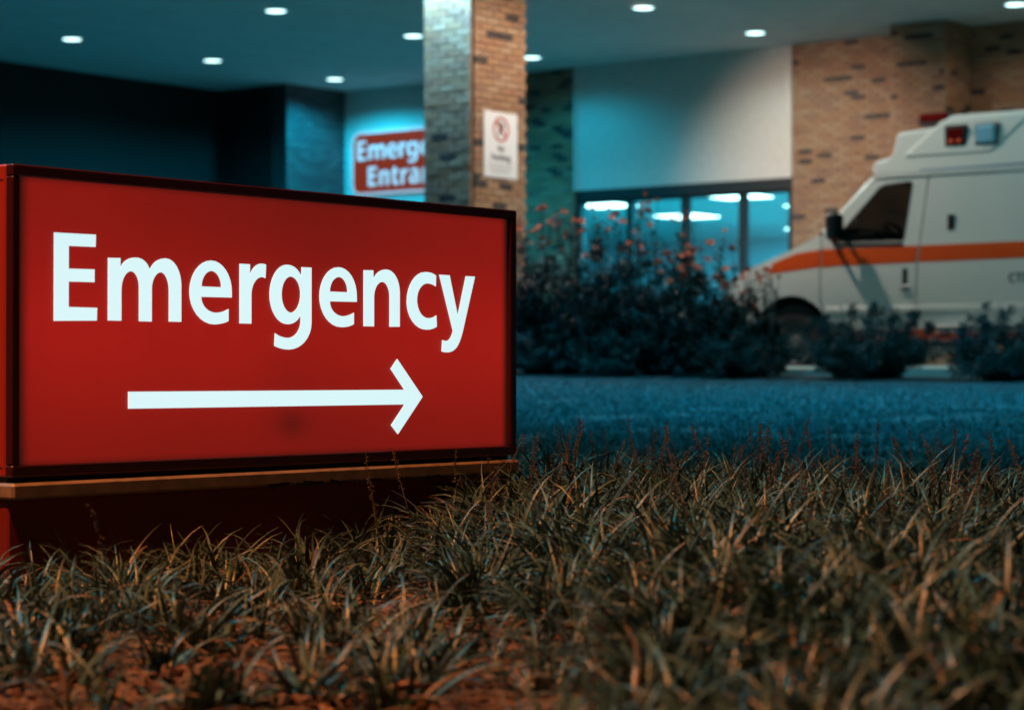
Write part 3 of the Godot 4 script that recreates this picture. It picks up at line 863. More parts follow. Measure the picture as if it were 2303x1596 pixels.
	for side in [1.0, -1.0]:
		b = MB.new()
		var w0 := half_width(-0.735, 1.395)
		var w1 := half_width(-0.225, 1.875)
		b.grid([[Vector3(-0.745, 1.385, side * w0), Vector3(-0.77, 1.40, side * (w0 - 0.02)), Vector3(-0.745, 1.42, side * (w0 - 0.09))], [Vector3(-0.225, 1.875, side * w1), Vector3(-0.25, 1.893, side * (w1 - 0.02)), Vector3(-0.225, 1.90, side * (w1 - 0.09))]], side < 0.0)
		part("windscreen_pillar", b.mesh(), mats["white paint"], a)
	b = MB.new()
	strip_across(b, [Vector2(-0.80, 1.36), Vector2(-0.72, 1.42)], top, 0.005, Vector3.UP, 0.05)
	part("cowl", b.mesh(), mats["grey trim"], a)
	b = MB.new()
	strip_across(b, [Vector2(-1.9, 0.93), Vector2(-1.935, 0.8), Vector2(-1.93, 0.5)], top, 0.0, Vector3.LEFT)
	part("nose", b.mesh(), mats["white paint"], a)
	b = MB.new()
	for k in 5:
		b.box(Vector3(-1.945, 0.72 + k * 0.05, 0), Vector3(0.03, 0.022, 0.95), Basis.IDENTITY, 0.005)
	part("grille", b.mesh(), mats["grey trim"], a)
	part("bumper", boxm(Vector3(0.16, 0.2, 1.84), 0.04, Vector3(-1.98, 0.5, 0)), mats["chrome"], a)
	b = MB.new()
	strip_across(b, [Vector2(-0.25, 1.875), Vector2(1.0, 1.90), Vector2(3.6, 1.90)], top, 0.01, Vector3.UP, 0.01)
	part("roof", b.mesh(), mats["white paint"], a)
	b = MB.new()
	strip_across(b, [Vector2(3.61, 0.4), Vector2(3.62, 1.2), Vector2(3.61, 1.9)], top, 0.004, Vector3.RIGHT)
	part("back_doors", b.mesh(), mats["white paint"], a)
	part("rear_bumper", boxm(Vector3(0.2, 0.14, 1.9), 0.03, Vector3(3.7, 0.45, 0)), mats["chrome"], a)
	part("underbody", span(-1.8, 3.55, 0.34, 0.38, -0.62, 0.62), mats["rubber"], a)
	# raised roof cap
	var prof := [Vector2(-0.25, 1.918), Vector2(-0.255, 1.99), Vector2(-0.225, 2.035), Vector2(-0.11, 2.058), Vector2(-0.055, 2.085), Vector2(-0.03, 2.255), Vector2(-0.005, 2.292), Vector2(0.35, 2.318), Vector2(0.40, 2.335), Vector2(0.495, 2.405), Vector2(0.54, 2.418), Vector2(3.55, 2.418), Vector2(3.6, 2.39), Vector2(3.62, 1.918)]
	var inner := []
	for k in prof.size():
		var p: Vector2 = prof[k]
		var p0: Vector2 = prof[maxi(k - 1, 0)]
		var p1: Vector2 = prof[mini(k + 1, prof.size() - 1)]
		var dd := (p1 - p0).normalized()
		inner.append(p + Vector2(dd.y, -dd.x) * 0.028)
	var ip := PackedVector2Array(inner)
	ip[0] = Vector2(-0.222, 1.918); ip[ip.size() - 1] = Vector2(3.59, 1.918)
	for side in [1.0, -1.0]:
		part("roof_cap_side", skin(ip, [], side, 0.0, 0.11, cap_width), mats["white paint"], a)
	b = MB.new()
	for k in prof.size() - 1:
		for side in [1.0, -1.0]:
			var q := []
			for w in [[ip[k], 0.0], [ip[k + 1], 0.0], [prof[k + 1], 0.03], [prof[k], 0.03]]:
				q.append(Vector3(w[0].x, w[0].y, side * (cap_width(w[0].x, w[0].y) - w[1])))
			var mid: Vector2 = prof[k] - ip[k]
			b.quad(q[0], q[1], q[2], q[3], Vector3(mid.x, mid.y, side * 0.03))
	strip_across(b, prof, cap_width, 0.03, Vector3.UP, 0.0)
	for k in range(b.n.size()):
		pass
	part("roof_cap", b.mesh(), mats["white paint"], a)
	for side in [1.0, -1.0]:
		part("light_panel", skin(PackedVector2Array([Vector2(0.10, 2.065), Vector2(0.94, 2.065), Vector2(1.30, 2.375), Vector2(0.45, 2.355)]), [], side, 0.012, 0.11, cap_width), mats["white paint"], a)
		b = MB.new()
		var lp := [Vector2(0.10, 2.065), Vector2(0.94, 2.065), Vector2(1.30, 2.375), Vector2(0.45, 2.355)]
		for k in 4:
			var p: Vector2 = lp[k]
			var q: Vector2 = lp[(k + 1) % 4]
			var o := (q - p).normalized()
			var oo := Vector2(o.y, -o.x) * 0.02
			b.quad(Vector3(p.x, p.y, side * (cap_width(0, p.y) + 0.012)), Vector3(q.x, q.y, side * (cap_width(0, q.y) + 0.012)), Vector3(q.x + oo.x, q.y + oo.y, side * (cap_width(0, q.y + oo.y) - 0.001)), Vector3(p.x + oo.x, p.y + oo.y, side * (cap_width(0, p.y + oo.y) - 0.001)), Vector3(oo.x, oo.y, side * 0.02))
		part("light_panel_edge", b.mesh(), mats["white paint"], a)
	# light bar on the roof's front step
	var lb := part("light_bar", boxm(Vector3(0.30, 0.03, 1.0), 0.01, Vector3(0.16, 2.395, 0)), mats["black plastic"], a)
	part("red_lens", boxm(Vector3(0.30, 0.085, 0.36), 0.02, Vector3(0.16, 2.452, 0.32)), mats["red lens"], lb)
	part("red_lens", boxm(Vector3(0.30, 0.085, 0.36), 0.02, Vector3(0.16, 2.452, -0.32)), mats["red lens"], lb)
	part("centre_box", boxm(Vector3(0.16, 0.08, 0.27), 0.01, Vector3(0.16, 2.45, 0)), mats["black plastic"], lb)
	for z in [0.36, -0.36]:
		part("foot", boxm(Vector3(0.16, 0.075, 0.06), 0.01, Vector3(0.2, 2.345, z)), mats["black plastic"], lb)
	for k in 2:
		part("marker_light", boxm(Vector3(0.05, 0.03, 0.05), 0.012, Vector3(-0.17, 2.065, 0.70 - k * 0.22)), mats["chrome"], a)
	# lettering near the rear of the view
	var t := text_mesh("CTE", 0.085, 0.003)
	part("lettering", t, mats["grey trim"], a, Vector3(1.26, 0.915, 1.001))
	# cab inside
	var cab := part("cab_floor", span(-0.9, 0.7, 0.40, 0.5, -0.92, 0.92), mats["cab trim"], a)
	part("dashboard", boxm(Vector3(0.36, 0.42, 1.78), 0.06, Vector3(-0.62, 1.13, 0)), mats["cab trim"], a)
	part("instrument_hood", boxm(Vector3(0.24, 0.1, 0.42), 0.04, Vector3(-0.47, 1.37, 0.42)), mats["black plastic"], a)
	var sw := MB.new()
	var ring := []
	var tilt := Basis(Vector3.BACK, deg_to_rad(-58.0))
	for k in 25:
		var an := TAU * k / 24.0
		ring.append(Vector3(-0.25, 1.34, 0.42) + tilt * Vector3(cos(an) * 0.19, 0.0, sin(an) * 0.19))
	var rr := []
	for k in 25: rr.append(0.016)
	sw.tube(ring, rr, 8, false)
	for an in [0.5, 2.6, 4.7]:
		sw.tube([Vector3(-0.26, 1.335, 0.42), Vector3(-0.25, 1.34, 0.42) + tilt * Vector3(cos(an) * 0.18, 0, sin(an) * 0.18)], [0.018, 0.014], 6)
	sw.tube([Vector3(-0.25, 1.34, 0.42), Vector3(-0.55, 1.16, 0.42)], [0.03, 0.04], 8)
	part("steering_wheel", sw.mesh(), mats["black plastic"], a)
	for z in [0.46, -0.46]:
		var se := part("seat", boxm(Vector3(0.5, 0.16, 0.52), 0.05, Vector3(0.08, 0.86, z)), mats["cab trim"], a)
		part("seat_back", boxm(Vector3(0.16, 0.62, 0.5), 0.05, Vector3(0.36, 1.2, z)), mats["cab trim"], se)
		part("head_rest", boxm(Vector3(0.1, 0.18, 0.28), 0.04, Vector3(0.41, 1.6, z)), mats["cab trim"], se)
	part("bulkhead", span(0.62, 0.66, 0.42, 1.88, -0.88, 0.88), mats["cab lining"], a)
	part("sun_visor", boxm(Vector3(0.02, 0.13, 0.42), 0.008, Vector3(-0.12, 1.78, -0.4)), mats["black plastic"], a)
	part("headliner", span(-0.2, 0.62, 1.862, 1.868, -0.86, 0.86), mats["cab lining"], a)
	cab.set_meta("label", "grey cab floor")

# ------------------------------------------------------------------ plants
func leaf_at(b: MB, p: Vector3, d: Vector3, size: float, rng: RandomNumberGenerator) -> void:
	var s := d.cross(Vector3(rng.randf_range(-1, 1), rng.randf_range(-1, 1), rng.randf_range(-1, 1))).normalized()
	var nn := s.cross(d).normalized()
	if nn.y < 0.0: nn = -nn
	var at := b.v.size()
	var fold := nn * size * 0.12
	b.vert(p, nn); b.vert(p + d * size * 0.5 + s * size * 0.28 + fold, (nn - s * 0.4).normalized())
	b.vert(p + d * size, nn); b.vert(p + d * size * 0.5 - s * size * 0.28 + fold, (nn + s * 0.4).normalized())
	b.face(at, at + 1, at + 2); b.face(at, at + 2, at + 3)

func shrub(called: String, label: String, at: Vector3, wide: float, deep: float, high: float, leaves: int, seed_: int, flowers: int, size: float, group: String, cols: Array) -> void:
	var rng := RandomNumberGenerator.new()
	rng.seed = seed_
	var t := thing(called, label, "shrub", at, 0.0, group)
	var st := MB.new()
	var fo := MB.new()
	var tips := []
	var n := 56 if flowers > 0 else 80
	var per := leaves / (n * 4)
	for k in n:
		var az := rng.randf() * TAU
		var sp := sqrt(rng.randf())
		var up := high * sqrt(1.02 - sp * sp * 0.92) * (rng.randf_range(0.15, 0.9) if rng.randf() < 0.55 else (rng.randf_range(0.85, 1.04) if flowers > 0 else rng.randf_range(0.93, 1.0)))
		var end := Vector3(cos(az) * wide * 0.5 * sp, up, sin(az) * deep * 0.5 * sp)
		var base := Vector3(end.x * 0.12, -0.03, end.z * 0.12)
		var mid := base.lerp(end, 0.5) + Vector3(end.x * 0.18, high * 0.08, end.z * 0.18)
		st.tube([base, mid, end], [0.009, 0.006, 0.0025], 5, false)
		tips.append(end)
		for side in 4:
			var f := rng.randf_range(0.08, 0.98)
			var a := base.lerp(mid, f * 2.0) if f < 0.5 else mid.lerp(end, f * 2.0 - 1.0)
			var dir := Vector3(rng.randf_range(-1, 1), rng.randf_range(-0.1, 0.9), rng.randf_range(-1, 1)).normalized()
			var e := a + dir * high * rng.randf_range(0.10, 0.24) * (1.0 if f < 0.8 else (0.6 if flowers > 0 else 0.3))
			e.y = maxf(e.y, 0.03)
			st.tube([a, e], [0.004, 0.002], 3, false)
			for q in per:
				var g := pow(rng.randf(), 0.7)
				var p := a.lerp(e, g) + Vector3(rng.randf_range(-1, 1), rng.randf_range(-1, 1), rng.randf_range(-1, 1)) * high * 0.05
				var c: Color = cols[rng.randi() % cols.size()]
				fo.tint = c * rng.randf_range(0.75, 1.25)
				leaf_at(fo, p, (dir + Vector3(rng.randf_range(-1, 1), rng.randf_range(-0.6, 0.8), rng.randf_range(-1, 1))).normalized(), size * rng.randf_range(0.7, 1.3), rng)
	if flowers > 0:      # long thin shoots above the mass, each with a few leaves
		tips.clear()
		for k in 16:
			var az := rng.randf() * TAU
			var r := sqrt(rng.randf())
			var p0 := Vector3(cos(az) * wide * 0.42 * r, high * 0.6, sin(az) * deep * 0.42 * r)
			var p1 := p0 + Vector3(rng.randf_range(-0.12, 0.12), high * rng.randf_range(0.42, 0.68), rng.randf_range(-0.12, 0.12))
			st.tube([p0, p0.lerp(p1, 0.5) + Vector3(rng.randf_range(-0.02, 0.02), 0, 0), p1], [0.005, 0.004, 0.002], 4, false)
			tips.append(p1)
			for q in 26:
				var g := rng.randf()
				fo.tint = (cols[rng.randi() % cols.size()] as Color) * rng.randf_range(2.0, 3.8)
				leaf_at(fo, p0.lerp(p1, g) + Vector3(rng.randf_range(-1, 1), rng.randf_range(-1, 1), rng.randf_range(-1, 1)) * 0.035, Vector3(rng.randf_range(-1, 1), rng.randf_range(-0.4, 0.8), rng.randf_range(-1, 1)).normalized(), size * rng.randf_range(0.7, 1.2), rng)
	part("stems", st.mesh(), mats["twig"], t)
	var fl := part("foliage", fo.mesh(true), mats["leaf"], t)
	fl.set_meta("kind", "stuff")
	for k in flowers:
		var tip: Vector3 = tips[rng.randi() % tips.size()]
		var p := tip + Vector3(rng.randf_range(-0.10, 0.10), rng.randf_range(-0.25, 0.12), rng.randf_range(-0.1, 0.1))
		if k < flowers / 2: p = tip + Vector3(rng.randf_range(-0.06, 0.06), rng.randf_range(0.02, 0.14), rng.randf_range(-0.06, 0.06))
		var sb := MB.new()
		sb.tube([tip - Vector3(0, 0.1, 0), p], [0.003, 0.002], 4, false)
		var o := part("flower", flower_mesh(k % 3), mats["petal"], t, p)
		o.rotation = Vector3(rng.randf_range(-0.5, 0.5), rng.randf() * TAU, rng.randf_range(-0.5, 0.5))
		o.scale = Vector3.ONE * rng.randf_range(0.6, 1.3)
		part("flower_stem", sb.mesh(), mats["twig"], t)

var flower_shapes := []
func flower_mesh(k: int) -> ArrayMesh:
	if flower_shapes.is_empty():
		var rng := RandomNumberGenerator.new()
		rng.seed = 77
		for v in 3:
			var b := MB.new()
			for ring in 3:
				var cnt: int = [7, 6, 4][ring]
				for j in cnt:
					var a: float = TAU * (j + rng.randf() * 0.4) / cnt + ring * 0.4
					var r: float = [0.038, 0.028, 0.014][ring]
					var y: float = [0.0, 0.014, 0.024][ring]
					var d := Vector3(cos(a), 0, sin(a))
					var s := Vector3(-sin(a), 0, cos(a))
					var p0 := Vector3(0, y - 0.012, 0)
					b.quad(p0, p0 + d * r * 0.6 + s * r * 0.5 + Vector3(0, 0.012, 0), p0 + d * r + Vector3(0, 0.012 + rng.randf() * 0.008, 0), p0 + d * r * 0.6 - s * r * 0.5 + Vector3(0, 0.012, 0), Vector3.UP + d * 0.5)
			flower_shapes.append(b.mesh())
	return flower_shapes[k]

func shrubs() -> void:
	var rose := [Color(0.011, 0.017, 0.013), Color(0.017, 0.024, 0.018), Color(0.026, 0.031, 0.026), Color(0.012, 0.014, 0.013)]
	var box_ := [Color(0.018, 0.048, 0.040), Color(0.030, 0.072, 0.058), Color(0.012, 0.032, 0.028)]
	var rs := [
		[-12.62, -15.75, 0.95, 1.15, "flowering rose shrub nearest the red sign, partly behind it"],
		[-12.0, -15.95, 1.05, 1.22, "tall rose shrub with red blooms in front of the teal brick strip"],
		[-11.35, -15.75, 1.0, 1.26, "rose shrub with red blooms in front of the first glass door"],
		[-10.75, -15.95, 0.95, 1.10, "rose shrub in front of the middle glass doors"],
		[-10.28, -15.75, 0.8, 0.86, "rose shrub in front of the rightmost glass door"],
		[-10.08, -16.0, 0.5, 0.72, "shortest rose shrub, overlapping the ambulance's hood"]]
	for k in rs.size():
		var r: Array = rs[k]
		shrub("rose_shrub", r[4], Vector3(r[0], soil(r[0], r[1]) + 0.02, r[1]), r[2] * 1.25, 1.0, r[3] * 0.92, 13000, 100 + k, 26, 0.042, "flowering shrubs along the kerb", rose)
	var ls := [
		[-11.75, -15.5, 0.8, 0.42, "low dark shrub at the foot of the rose shrubs, beside the red sign"],
		[-10.9, -15.45, 0.85, 0.40, "low dark shrub in front of the middle rose shrubs"],
		[-9.80, -15.5, 0.95, 0.43, "rounded low shrub in front of the ambulance's front wheel"],
		[-8.68, -15.6, 1.08, 0.64, "rounded low shrub between the two bright kerb gaps"],
		[-7.42, -15.6, 1.25, 0.62, "rounded low shrub at the right edge, before the ambulance's side"],
		[-6.4, -15.7, 1.0, 0.56, "rounded low shrub beyond the right edge of the view"]]
	for k in ls.size():
		var r: Array = ls[k]
		shrub("low_shrub", r[4], Vector3(r[0], soil(r[0], r[1]) + 0.02, r[1]), r[2] * 1.2, 1.05, r[3] * 1.02, 26000, 200 + k, 0, 0.021, "low rounded shrubs along the kerb", box_)

# the sign's letters: outlines in millimetres on the sign's face, from its middle and the lens' height; six numbers are a curve
func sign_letters() -> Array:
	return [
		{"name": "E", "outline": [[-770, 319], [-648, 320], [-649, 292], [-728, 291], [-728, 240], [-652, 241], [-652, 212], [-728, 211], [-728, 154], [-644, 154], [-645, 125], [-770, 122]]},
		{"name": "m", "outline": [[-611, 269], [-574, 270], [-574, 246], [-567, 263, -550, 272, -528, 273], [-506, 274, -490, 263, -483, 246], [-474, 264, -456, 274, -434, 275], [-406, 276, -383, 248, -383, 212], [-383, 127], [-422, 127], [-422, 199], [-422, 223, -434, 242, -448, 242], [-464, 241, -477, 223, -477, 202], [-477, 126], [-516, 126], [-516, 205], [-516, 225, -528, 242, -542, 241], [-558, 240, -571, 220, -571, 197], [-571, 126], [-611, 126]]},
		{"name": "e", "outline": [[-318, 188], [-216, 189], [-216, 203], [-216, 244, -248, 277, -286, 276], [-325, 274, -356, 240, -356, 199], [-356, 157, -319, 122, -273, 123], [-253, 124, -236, 128, -227, 132], [-227, 161], [-241, 155, -253, 152, -268, 151], [-296, 151, -318, 167, -318, 188]], "hole": [[-317, 213], [-317, 233, -302, 250, -285, 251], [-266, 252, -251, 234, -251, 213]]},
		{"name": "r", "outline": [[-189, 272], [-154, 272], [-154, 245], [-146, 264, -131, 274, -115, 275], [-109, 275, -103, 275, -98, 273], [-100, 240], [-105, 242, -109, 242, -114, 242], [-133, 241, -149, 221, -149, 198], [-149, 127], [-189, 127]]},
		{"name": "g", "outline": [[29, 248], [29, 272], [65, 272], [65, 133], [65, 96, 28, 66, -16, 65], [-34, 65, -53, 68, -68, 74], [-66, 105], [-53, 98, -37, 94, -20, 94], [5, 94, 26, 114, 26, 138], [26, 154], [18, 138, 0, 128, -21, 128], [-56, 127, -85, 160, -85, 200], [-85, 240, -58, 274, -26, 276], [0, 277, 17, 266, 29, 248]], "hole": [[-43, 202], [-43, 226, -29, 246, -11, 247], [9, 248, 25, 228, 25, 204], [25, 179, 9, 158, -9, 157], [-28, 157, -43, 177, -43, 202]]},
		{"name": "e", "outline": [[133, 189], [235, 190], [235, 204], [235, 246, 204, 278, 165, 277], [126, 276, 95, 241, 95, 201], [95, 158, 132, 123, 177, 124], [198, 124, 215, 128, 224, 133], [224, 162], [211, 156, 198, 153, 183, 152], [155, 152, 133, 168, 133, 189]], "hole": [[133, 214], [133, 234, 148, 251, 167, 252], [185, 253, 200, 236, 200, 214]]},
		{"name": "n", "outline": [[262, 273], [299, 274], [300, 250], [309, 268, 327, 277, 350, 278], [380, 279, 404, 252, 404, 219], [404, 129], [364, 128], [364, 206], [364, 228, 351, 246, 335, 245], [317, 245, 302, 226, 302, 204], [302, 128], [262, 128]]},
		{"name": "c", "outline": [[553, 269], [552, 240], [541, 245, 530, 247, 517, 247], [493, 246, 474, 226, 474, 202], [474, 175, 495, 153, 521, 154], [534, 154, 545, 157, 554, 162], [556, 132], [544, 126, 530, 123, 514, 123], [469, 122, 433, 155, 433, 196], [433, 239, 467, 276, 508, 277], [526, 278, 541, 275, 553, 269]]},
		{"name": "y", "outline": [[567, 272], [610, 272], [645, 162], [680, 272], [719, 272], [666, 120], [650, 79, 632, 63, 599, 63], [591, 63, 582, 64, 577, 66], [580, 96], [586, 95, 591, 94, 596, 94], [611, 94, 618, 106, 625, 121]]},
	]

func outline(path: Array) -> PackedVector2Array:
	var p := PackedVector2Array()
	for seg in path:
		if seg.size() == 2:
			p.append(Vector2(seg[0], seg[1]) * 0.001)
		else:
			var a: Vector2 = p[-1] * 1000.0
			for k in range(1, 9):
				p.append(a.bezier_interpolate(Vector2(seg[0], seg[1]), Vector2(seg[2], seg[3]), Vector2(seg[4], seg[5]), k / 8.0) * 0.001)
	if p[0].distance_to(p[-1]) < 0.0005: p.remove_at(p.size() - 1)
	return p

func letter_mesh(d: Dictionary, f: Callable, z0: float, z1: float) -> ArrayMesh:
	var b := MB.new()
	var o := outline(d.outline)
	if not d.has("hole"):
		b.prism(o, f, z0, z1)
		return b.mesh()
	var h := outline(d.hole)
	var mid := 0.0
	for p in h: mid += p.x / h.size()
	for half in [PackedVector2Array([Vector2(-2, -2), Vector2(mid, -2), Vector2(mid, 2), Vector2(-2, 2)]), PackedVector2Array([Vector2(mid, -2), Vector2(2, -2), Vector2(2, 2), Vector2(mid, 2)])]:
		for piece in Geometry2D.intersect_polygons(o, half):
			for q in Geometry2D.clip_polygons(piece, h):
				b.prism(q, f, z0, z1)
	return b.mesh()

# ------------------------------------------------------------------ the large sign
func main_sign() -> void:
	var s := thing("illuminated_sign", "large red backlit Emergency sign with white arrow in the grass", "sign", Vector3(-3.9, 0.0, -4.0865))
	# local: x out of the face, z = -(v - 4.0865)
	var z0 := 0.8955     # left end (towards the lens)
	var z1 := -0.8955
	var y0 := EYE - 0.222
	var y1 := EYE + 0.463
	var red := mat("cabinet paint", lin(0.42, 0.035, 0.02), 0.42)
	var frame := mat("frame paint", lin(0.055, 0.008, 0.007), 0.35)
	part("cabinet", span(-0.30, -0.012, y0, y1, z0, z1, 0.004), red, s)
	var fw := 0.026
	part("seam", span(-0.29, -0.02, y1 - 0.034, y1 - 0.0325, z0, z0 + 0.0012), mats["sign black"], s)
	part("seam", span(-0.29, -0.02, y0 + 0.020, y0 + 0.0215, z0, z0 + 0.0012), mats["sign black"], s)
	part("frame_rail", span(-0.012, 0.012, y1 - fw, y1, z0, z1, 0.003), frame, s)
	part("frame_rail", span(-0.012, 0.012, y0, y0 + fw, z0, z1, 0.003), frame, s)
	part("frame_stile", span(-0.0115, 0.0115, y0 + fw, y1 - fw, z0, z0 - 0.023, 0.003), frame, s)
	part("frame_stile", span(-0.0115, 0.0115, y0 + fw, y1 - fw, z1, z1 + 0.03, 0.003), frame, s)
	# lit face: brighter along the two tubes behind it, dim towards the frame
	var dust := FastNoiseLite.new()
	dust.seed = 8; dust.frequency = 0.06
	var im := Image.create(256, 96, false, Image.FORMAT_RGB8)
	for yy in 96:
		for xx in 256:
			var u := xx / 255.0
			var v := yy / 95.0
			var edge := smoothstep(-0.004, 0.022, u) * smoothstep(-0.004, 0.016, 1.0 - u) * smoothstep(-0.03, 0.018, v) * smoothstep(-0.035, 0.02, 1.0 - v)
			var tubes := 0.70 + 0.30 * exp(-pow((v - 0.52) / 0.27, 2.0))
			tubes *= 0.97 + 0.06 * sin(u * 7.0 + 0.6) + 0.02 * sin(u * 19.0)
			tubes *= 1.0 - 0.20 * exp(-pow((u - 0.5) / 0.30, 2.0)) * smoothstep(0.45, 0.0, v) - 0.10 * smoothstep(0.75, 1.0, v)
			var smudge := 1.0 - 0.42 * exp(-pow((u - 0.50) / 0.035, 2.0) - pow((v - 0.885) / 0.055, 2.0)) - 0.10 * exp(-pow((u - 0.49) / 0.06, 2.0) - pow((v - 0.72) / 0.12, 2.0))
			var l := edge * tubes * smudge
			l *= 0.985 + 0.03 * dust.get_noise_2d(xx * 0.7, yy * 0.7) + 0.02 * dust.get_noise_2d(xx * 4.0, yy * 0.35)
			im.set_pixel(xx, yy, Color(0.345 * l, 0.0105 * (0.5 + 0.5 * l), 0.0066 * (0.5 + 0.5 * l)).linear_to_srgb())
	var face := mat("lit face", lin(0.05, 0.004, 0.003), 0.6)
	face.emission_enabled = true; face.emission = Color.WHITE; face.emission_operator = BaseMaterial3D.EMISSION_OP_MULTIPLY
	face.emission_texture = ImageTexture.create_from_image(im); face.emission_energy_multiplier = 1.0
	var b := MB.new()
	var fy0 := y0 + fw
	var fy1 := y1 - fw
	b.quad(Vector3(0, fy0, z0 - 0.023), Vector3(0, fy0, z1 + 0.03), Vector3(0, fy1, z1 + 0.03), Vector3(0, fy1, z0 - 0.023), Vector3.RIGHT)
	part("lit_face", b.mesh(), face, s)
	var white := mat("lit letters", lin(0.7, 0.7, 0.7), 0.5)
	white.emission_enabled = true; white.emission = Color(0.85, 0.985, 1.0); white.emission_energy_multiplier = 0.93
	var on_face := func(x, y, z): return Vector3(z, EYE + y, -x)
	for d in sign_letters():
		part("letter", letter_mesh(d, on_face, 0.001, 0.003), white, s)
	# arrow
	var pts := PackedVector2Array()
	for p in [[-549, -37], [423, -37], [368, 18], [394, 44], [497, -56], [397, -154], [370, -130], [424, -76], [-549, -76]]:
		pts.append(Vector2(p[0], p[1]) * 0.001)
	b = MB.new()
	b.prism(pts, on_face, 0.001, 0.003)
	part("arrow", b.mesh(), white, s)
	# plinth
	var ledge := mat("ledge paint", lin(0.38, 0.28, 0.19), 0.4)
	ledge.albedo_texture = noise_tex(0.02, 41, lin(0.55, 0.55, 0.55), lin(1, 1, 1), 256); tri_map(ledge, 3.0)
	part("shadow_gap", span(-0.29, -0.015, y0 - 0.012, y0, z0 - 0.01, z1 + 0.01), mats["sign black"], s)
	b = MB.new()
	b.box(Vector3(-0.14, y0 - 0.031, 0.008), Vector3(0.335, 0.036, 1.795), Basis.IDENTITY, 0.006)
	part("ledge", b.mesh(), ledge, s)
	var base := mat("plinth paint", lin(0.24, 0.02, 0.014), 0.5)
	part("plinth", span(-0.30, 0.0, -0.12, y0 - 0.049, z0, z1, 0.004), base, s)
	var rng := RandomNumberGenerator.new()
	rng.seed = 12
	b = MB.new()
	for k in 40:
		var z := 0.12 - pow(rng.randf(), 1.3) * 0.75
		b.box(Vector3(0.026, y0 - 0.049 + rng.randf_range(-0.001, 0.004), z), Vector3(0.006, rng.randf_range(0.003, 0.009), rng.randf_range(0.01, 0.05)), Basis(Vector3.RIGHT, rng.randf_range(-0.2, 0.2)))
	part("dirt_line", b.mesh(), mats["sign black"], s).set_meta("kind", "stuff")

func street_lamp() -> void:
	var at := Vector3(-3.55, 0.0, -0.4)
	var l := thing("street_lamp", "sodium street lamp on a pole behind the viewpoint", "street lamp", at)
	var b := MB.new()
	b.tube([Vector3(-1.6, -0.1, 1.2), Vector3(-1.6, 5.6, 1.2), Vector3(-1.4, 6.7, 1.0), Vector3(-0.8, 7.05, 0.5), Vector3(-0.1, 7.1, 0.0)], [0.08, 0.065, 0.05, 0.045, 0.04], 10)
	part("pole", b.mesh(), mats["grey trim"], l)
	part("head", boxm(Vector3(0.5, 0.1, 0.26), 0.03, Vector3(0, 7.12, 0)), mats["grey trim"], l)
	var m := mat("sodium lens", lin(0.8, 0.6, 0.3), 0.4)
	m.emission_enabled = true; m.emission = Color(1.0, 0.45, 0.12); m.emission_energy_multiplier = 3.0
	part("lamp_lens", boxm(Vector3(0.36, 0.02, 0.18), 0.005, Vector3(0, 7.055, 0)), m, l)
	var s := SpotLight3D.new()
	s.name = "street_lamp_glow"
	l.add_child(s)
	s.light_color = Color(1.0, 0.59, 0.31)
	s.light_energy = 77.0
	s.light_size = 0.15
	s.spot_range = 60.0
	s.spot_angle = 30.0
	s.spot_angle_attenuation = 0.7
	s.shadow_enabled = true
	s.look_at_from_position(at + Vector3(0, 7.0, 0), Vector3(-3.35, 0, -2.6))

# ------------------------------------------------------------------ grass, mulch
func clump(seed_: int, blades: int, length: float, width: float, flat := 0.0) -> ArrayMesh:
	var rng := RandomNumberGenerator.new()
	rng.seed = seed_
	var b := MB.new()
	for k in blades:
		var az := rng.randf() * TAU
		var out := rng.randf() * TAU
		var p := Vector3(cos(out), 0, sin(out)) * 0.05 * rng.randf()
		var l := length * rng.randf_range(0.5, 1.2)
		var el := rng.randf_range(0.35, 1.45 - flat)
		var droop := rng.randf_range(0.3, 1.3) + 0.75 * el * rng.randf()
		var sway := rng.randf_range(-0.9, 0.9)
		var kink := rng.randf_range(0.35, 0.8) if rng.randf() < 0.16 else 2.0
		var w := width * rng.randf_range(0.55, 1.2)
		var kind := rng.randf()
		var c := Color(0.034, 0.082, 0.064)
		if kind < 0.28: c = Color(0.075, 0.135, 0.10)
		elif kind < 0.52: c = Color(0.02, 0.042, 0.042)
		elif kind < 0.55:
			c = Color(0.26, 0.16, 0.08).lerp(Color(0.12, 0.08, 0.05), rng.randf())
			droop += 0.7
		b.tint = c * rng.randf_range(0.7, 1.3)
		var twist := rng.randf_range(-0.9, 0.9)
		var first := b.v.size()
		var segs := 7
		for q in segs + 1:
			var t := float(q) / segs
			var e := el - droop * t * t - (1.3 if t > kink else 0.0)
			var a2 := az + sway * t * t
			var d := Vector3(cos(a2), 0, sin(a2))
			var s := Vector3(-sin(a2), 0, cos(a2))
			var dir := d * cos(e) + Vector3.UP * sin(e)
			var ss := (s * cos(twist * t) + (dir.cross(s)) * sin(twist * t)).normalized()
			var nn := ss.cross(dir).normalized()
			if nn.y < 0.0: nn = -nn
			var ww := w * (0.7 + 0.3 * sin(PI * minf(t * 1.4, 1.0))) * (1.0 - pow(t, 3.2)) + 0.0006
			b.vert(p - ss * ww * 0.5, (nn - ss * 0.35).normalized()); b.vert(p + ss * ww * 0.5, (nn + ss * 0.35).normalized())
			p += dir * l / segs
			if p.y < 0.008: p.y = 0.008
			if q > 0:
				var a := first + q * 2
				b.face(a - 2, a - 1, a + 1); b.face(a - 2, a + 1, a)
	return b.mesh(true)

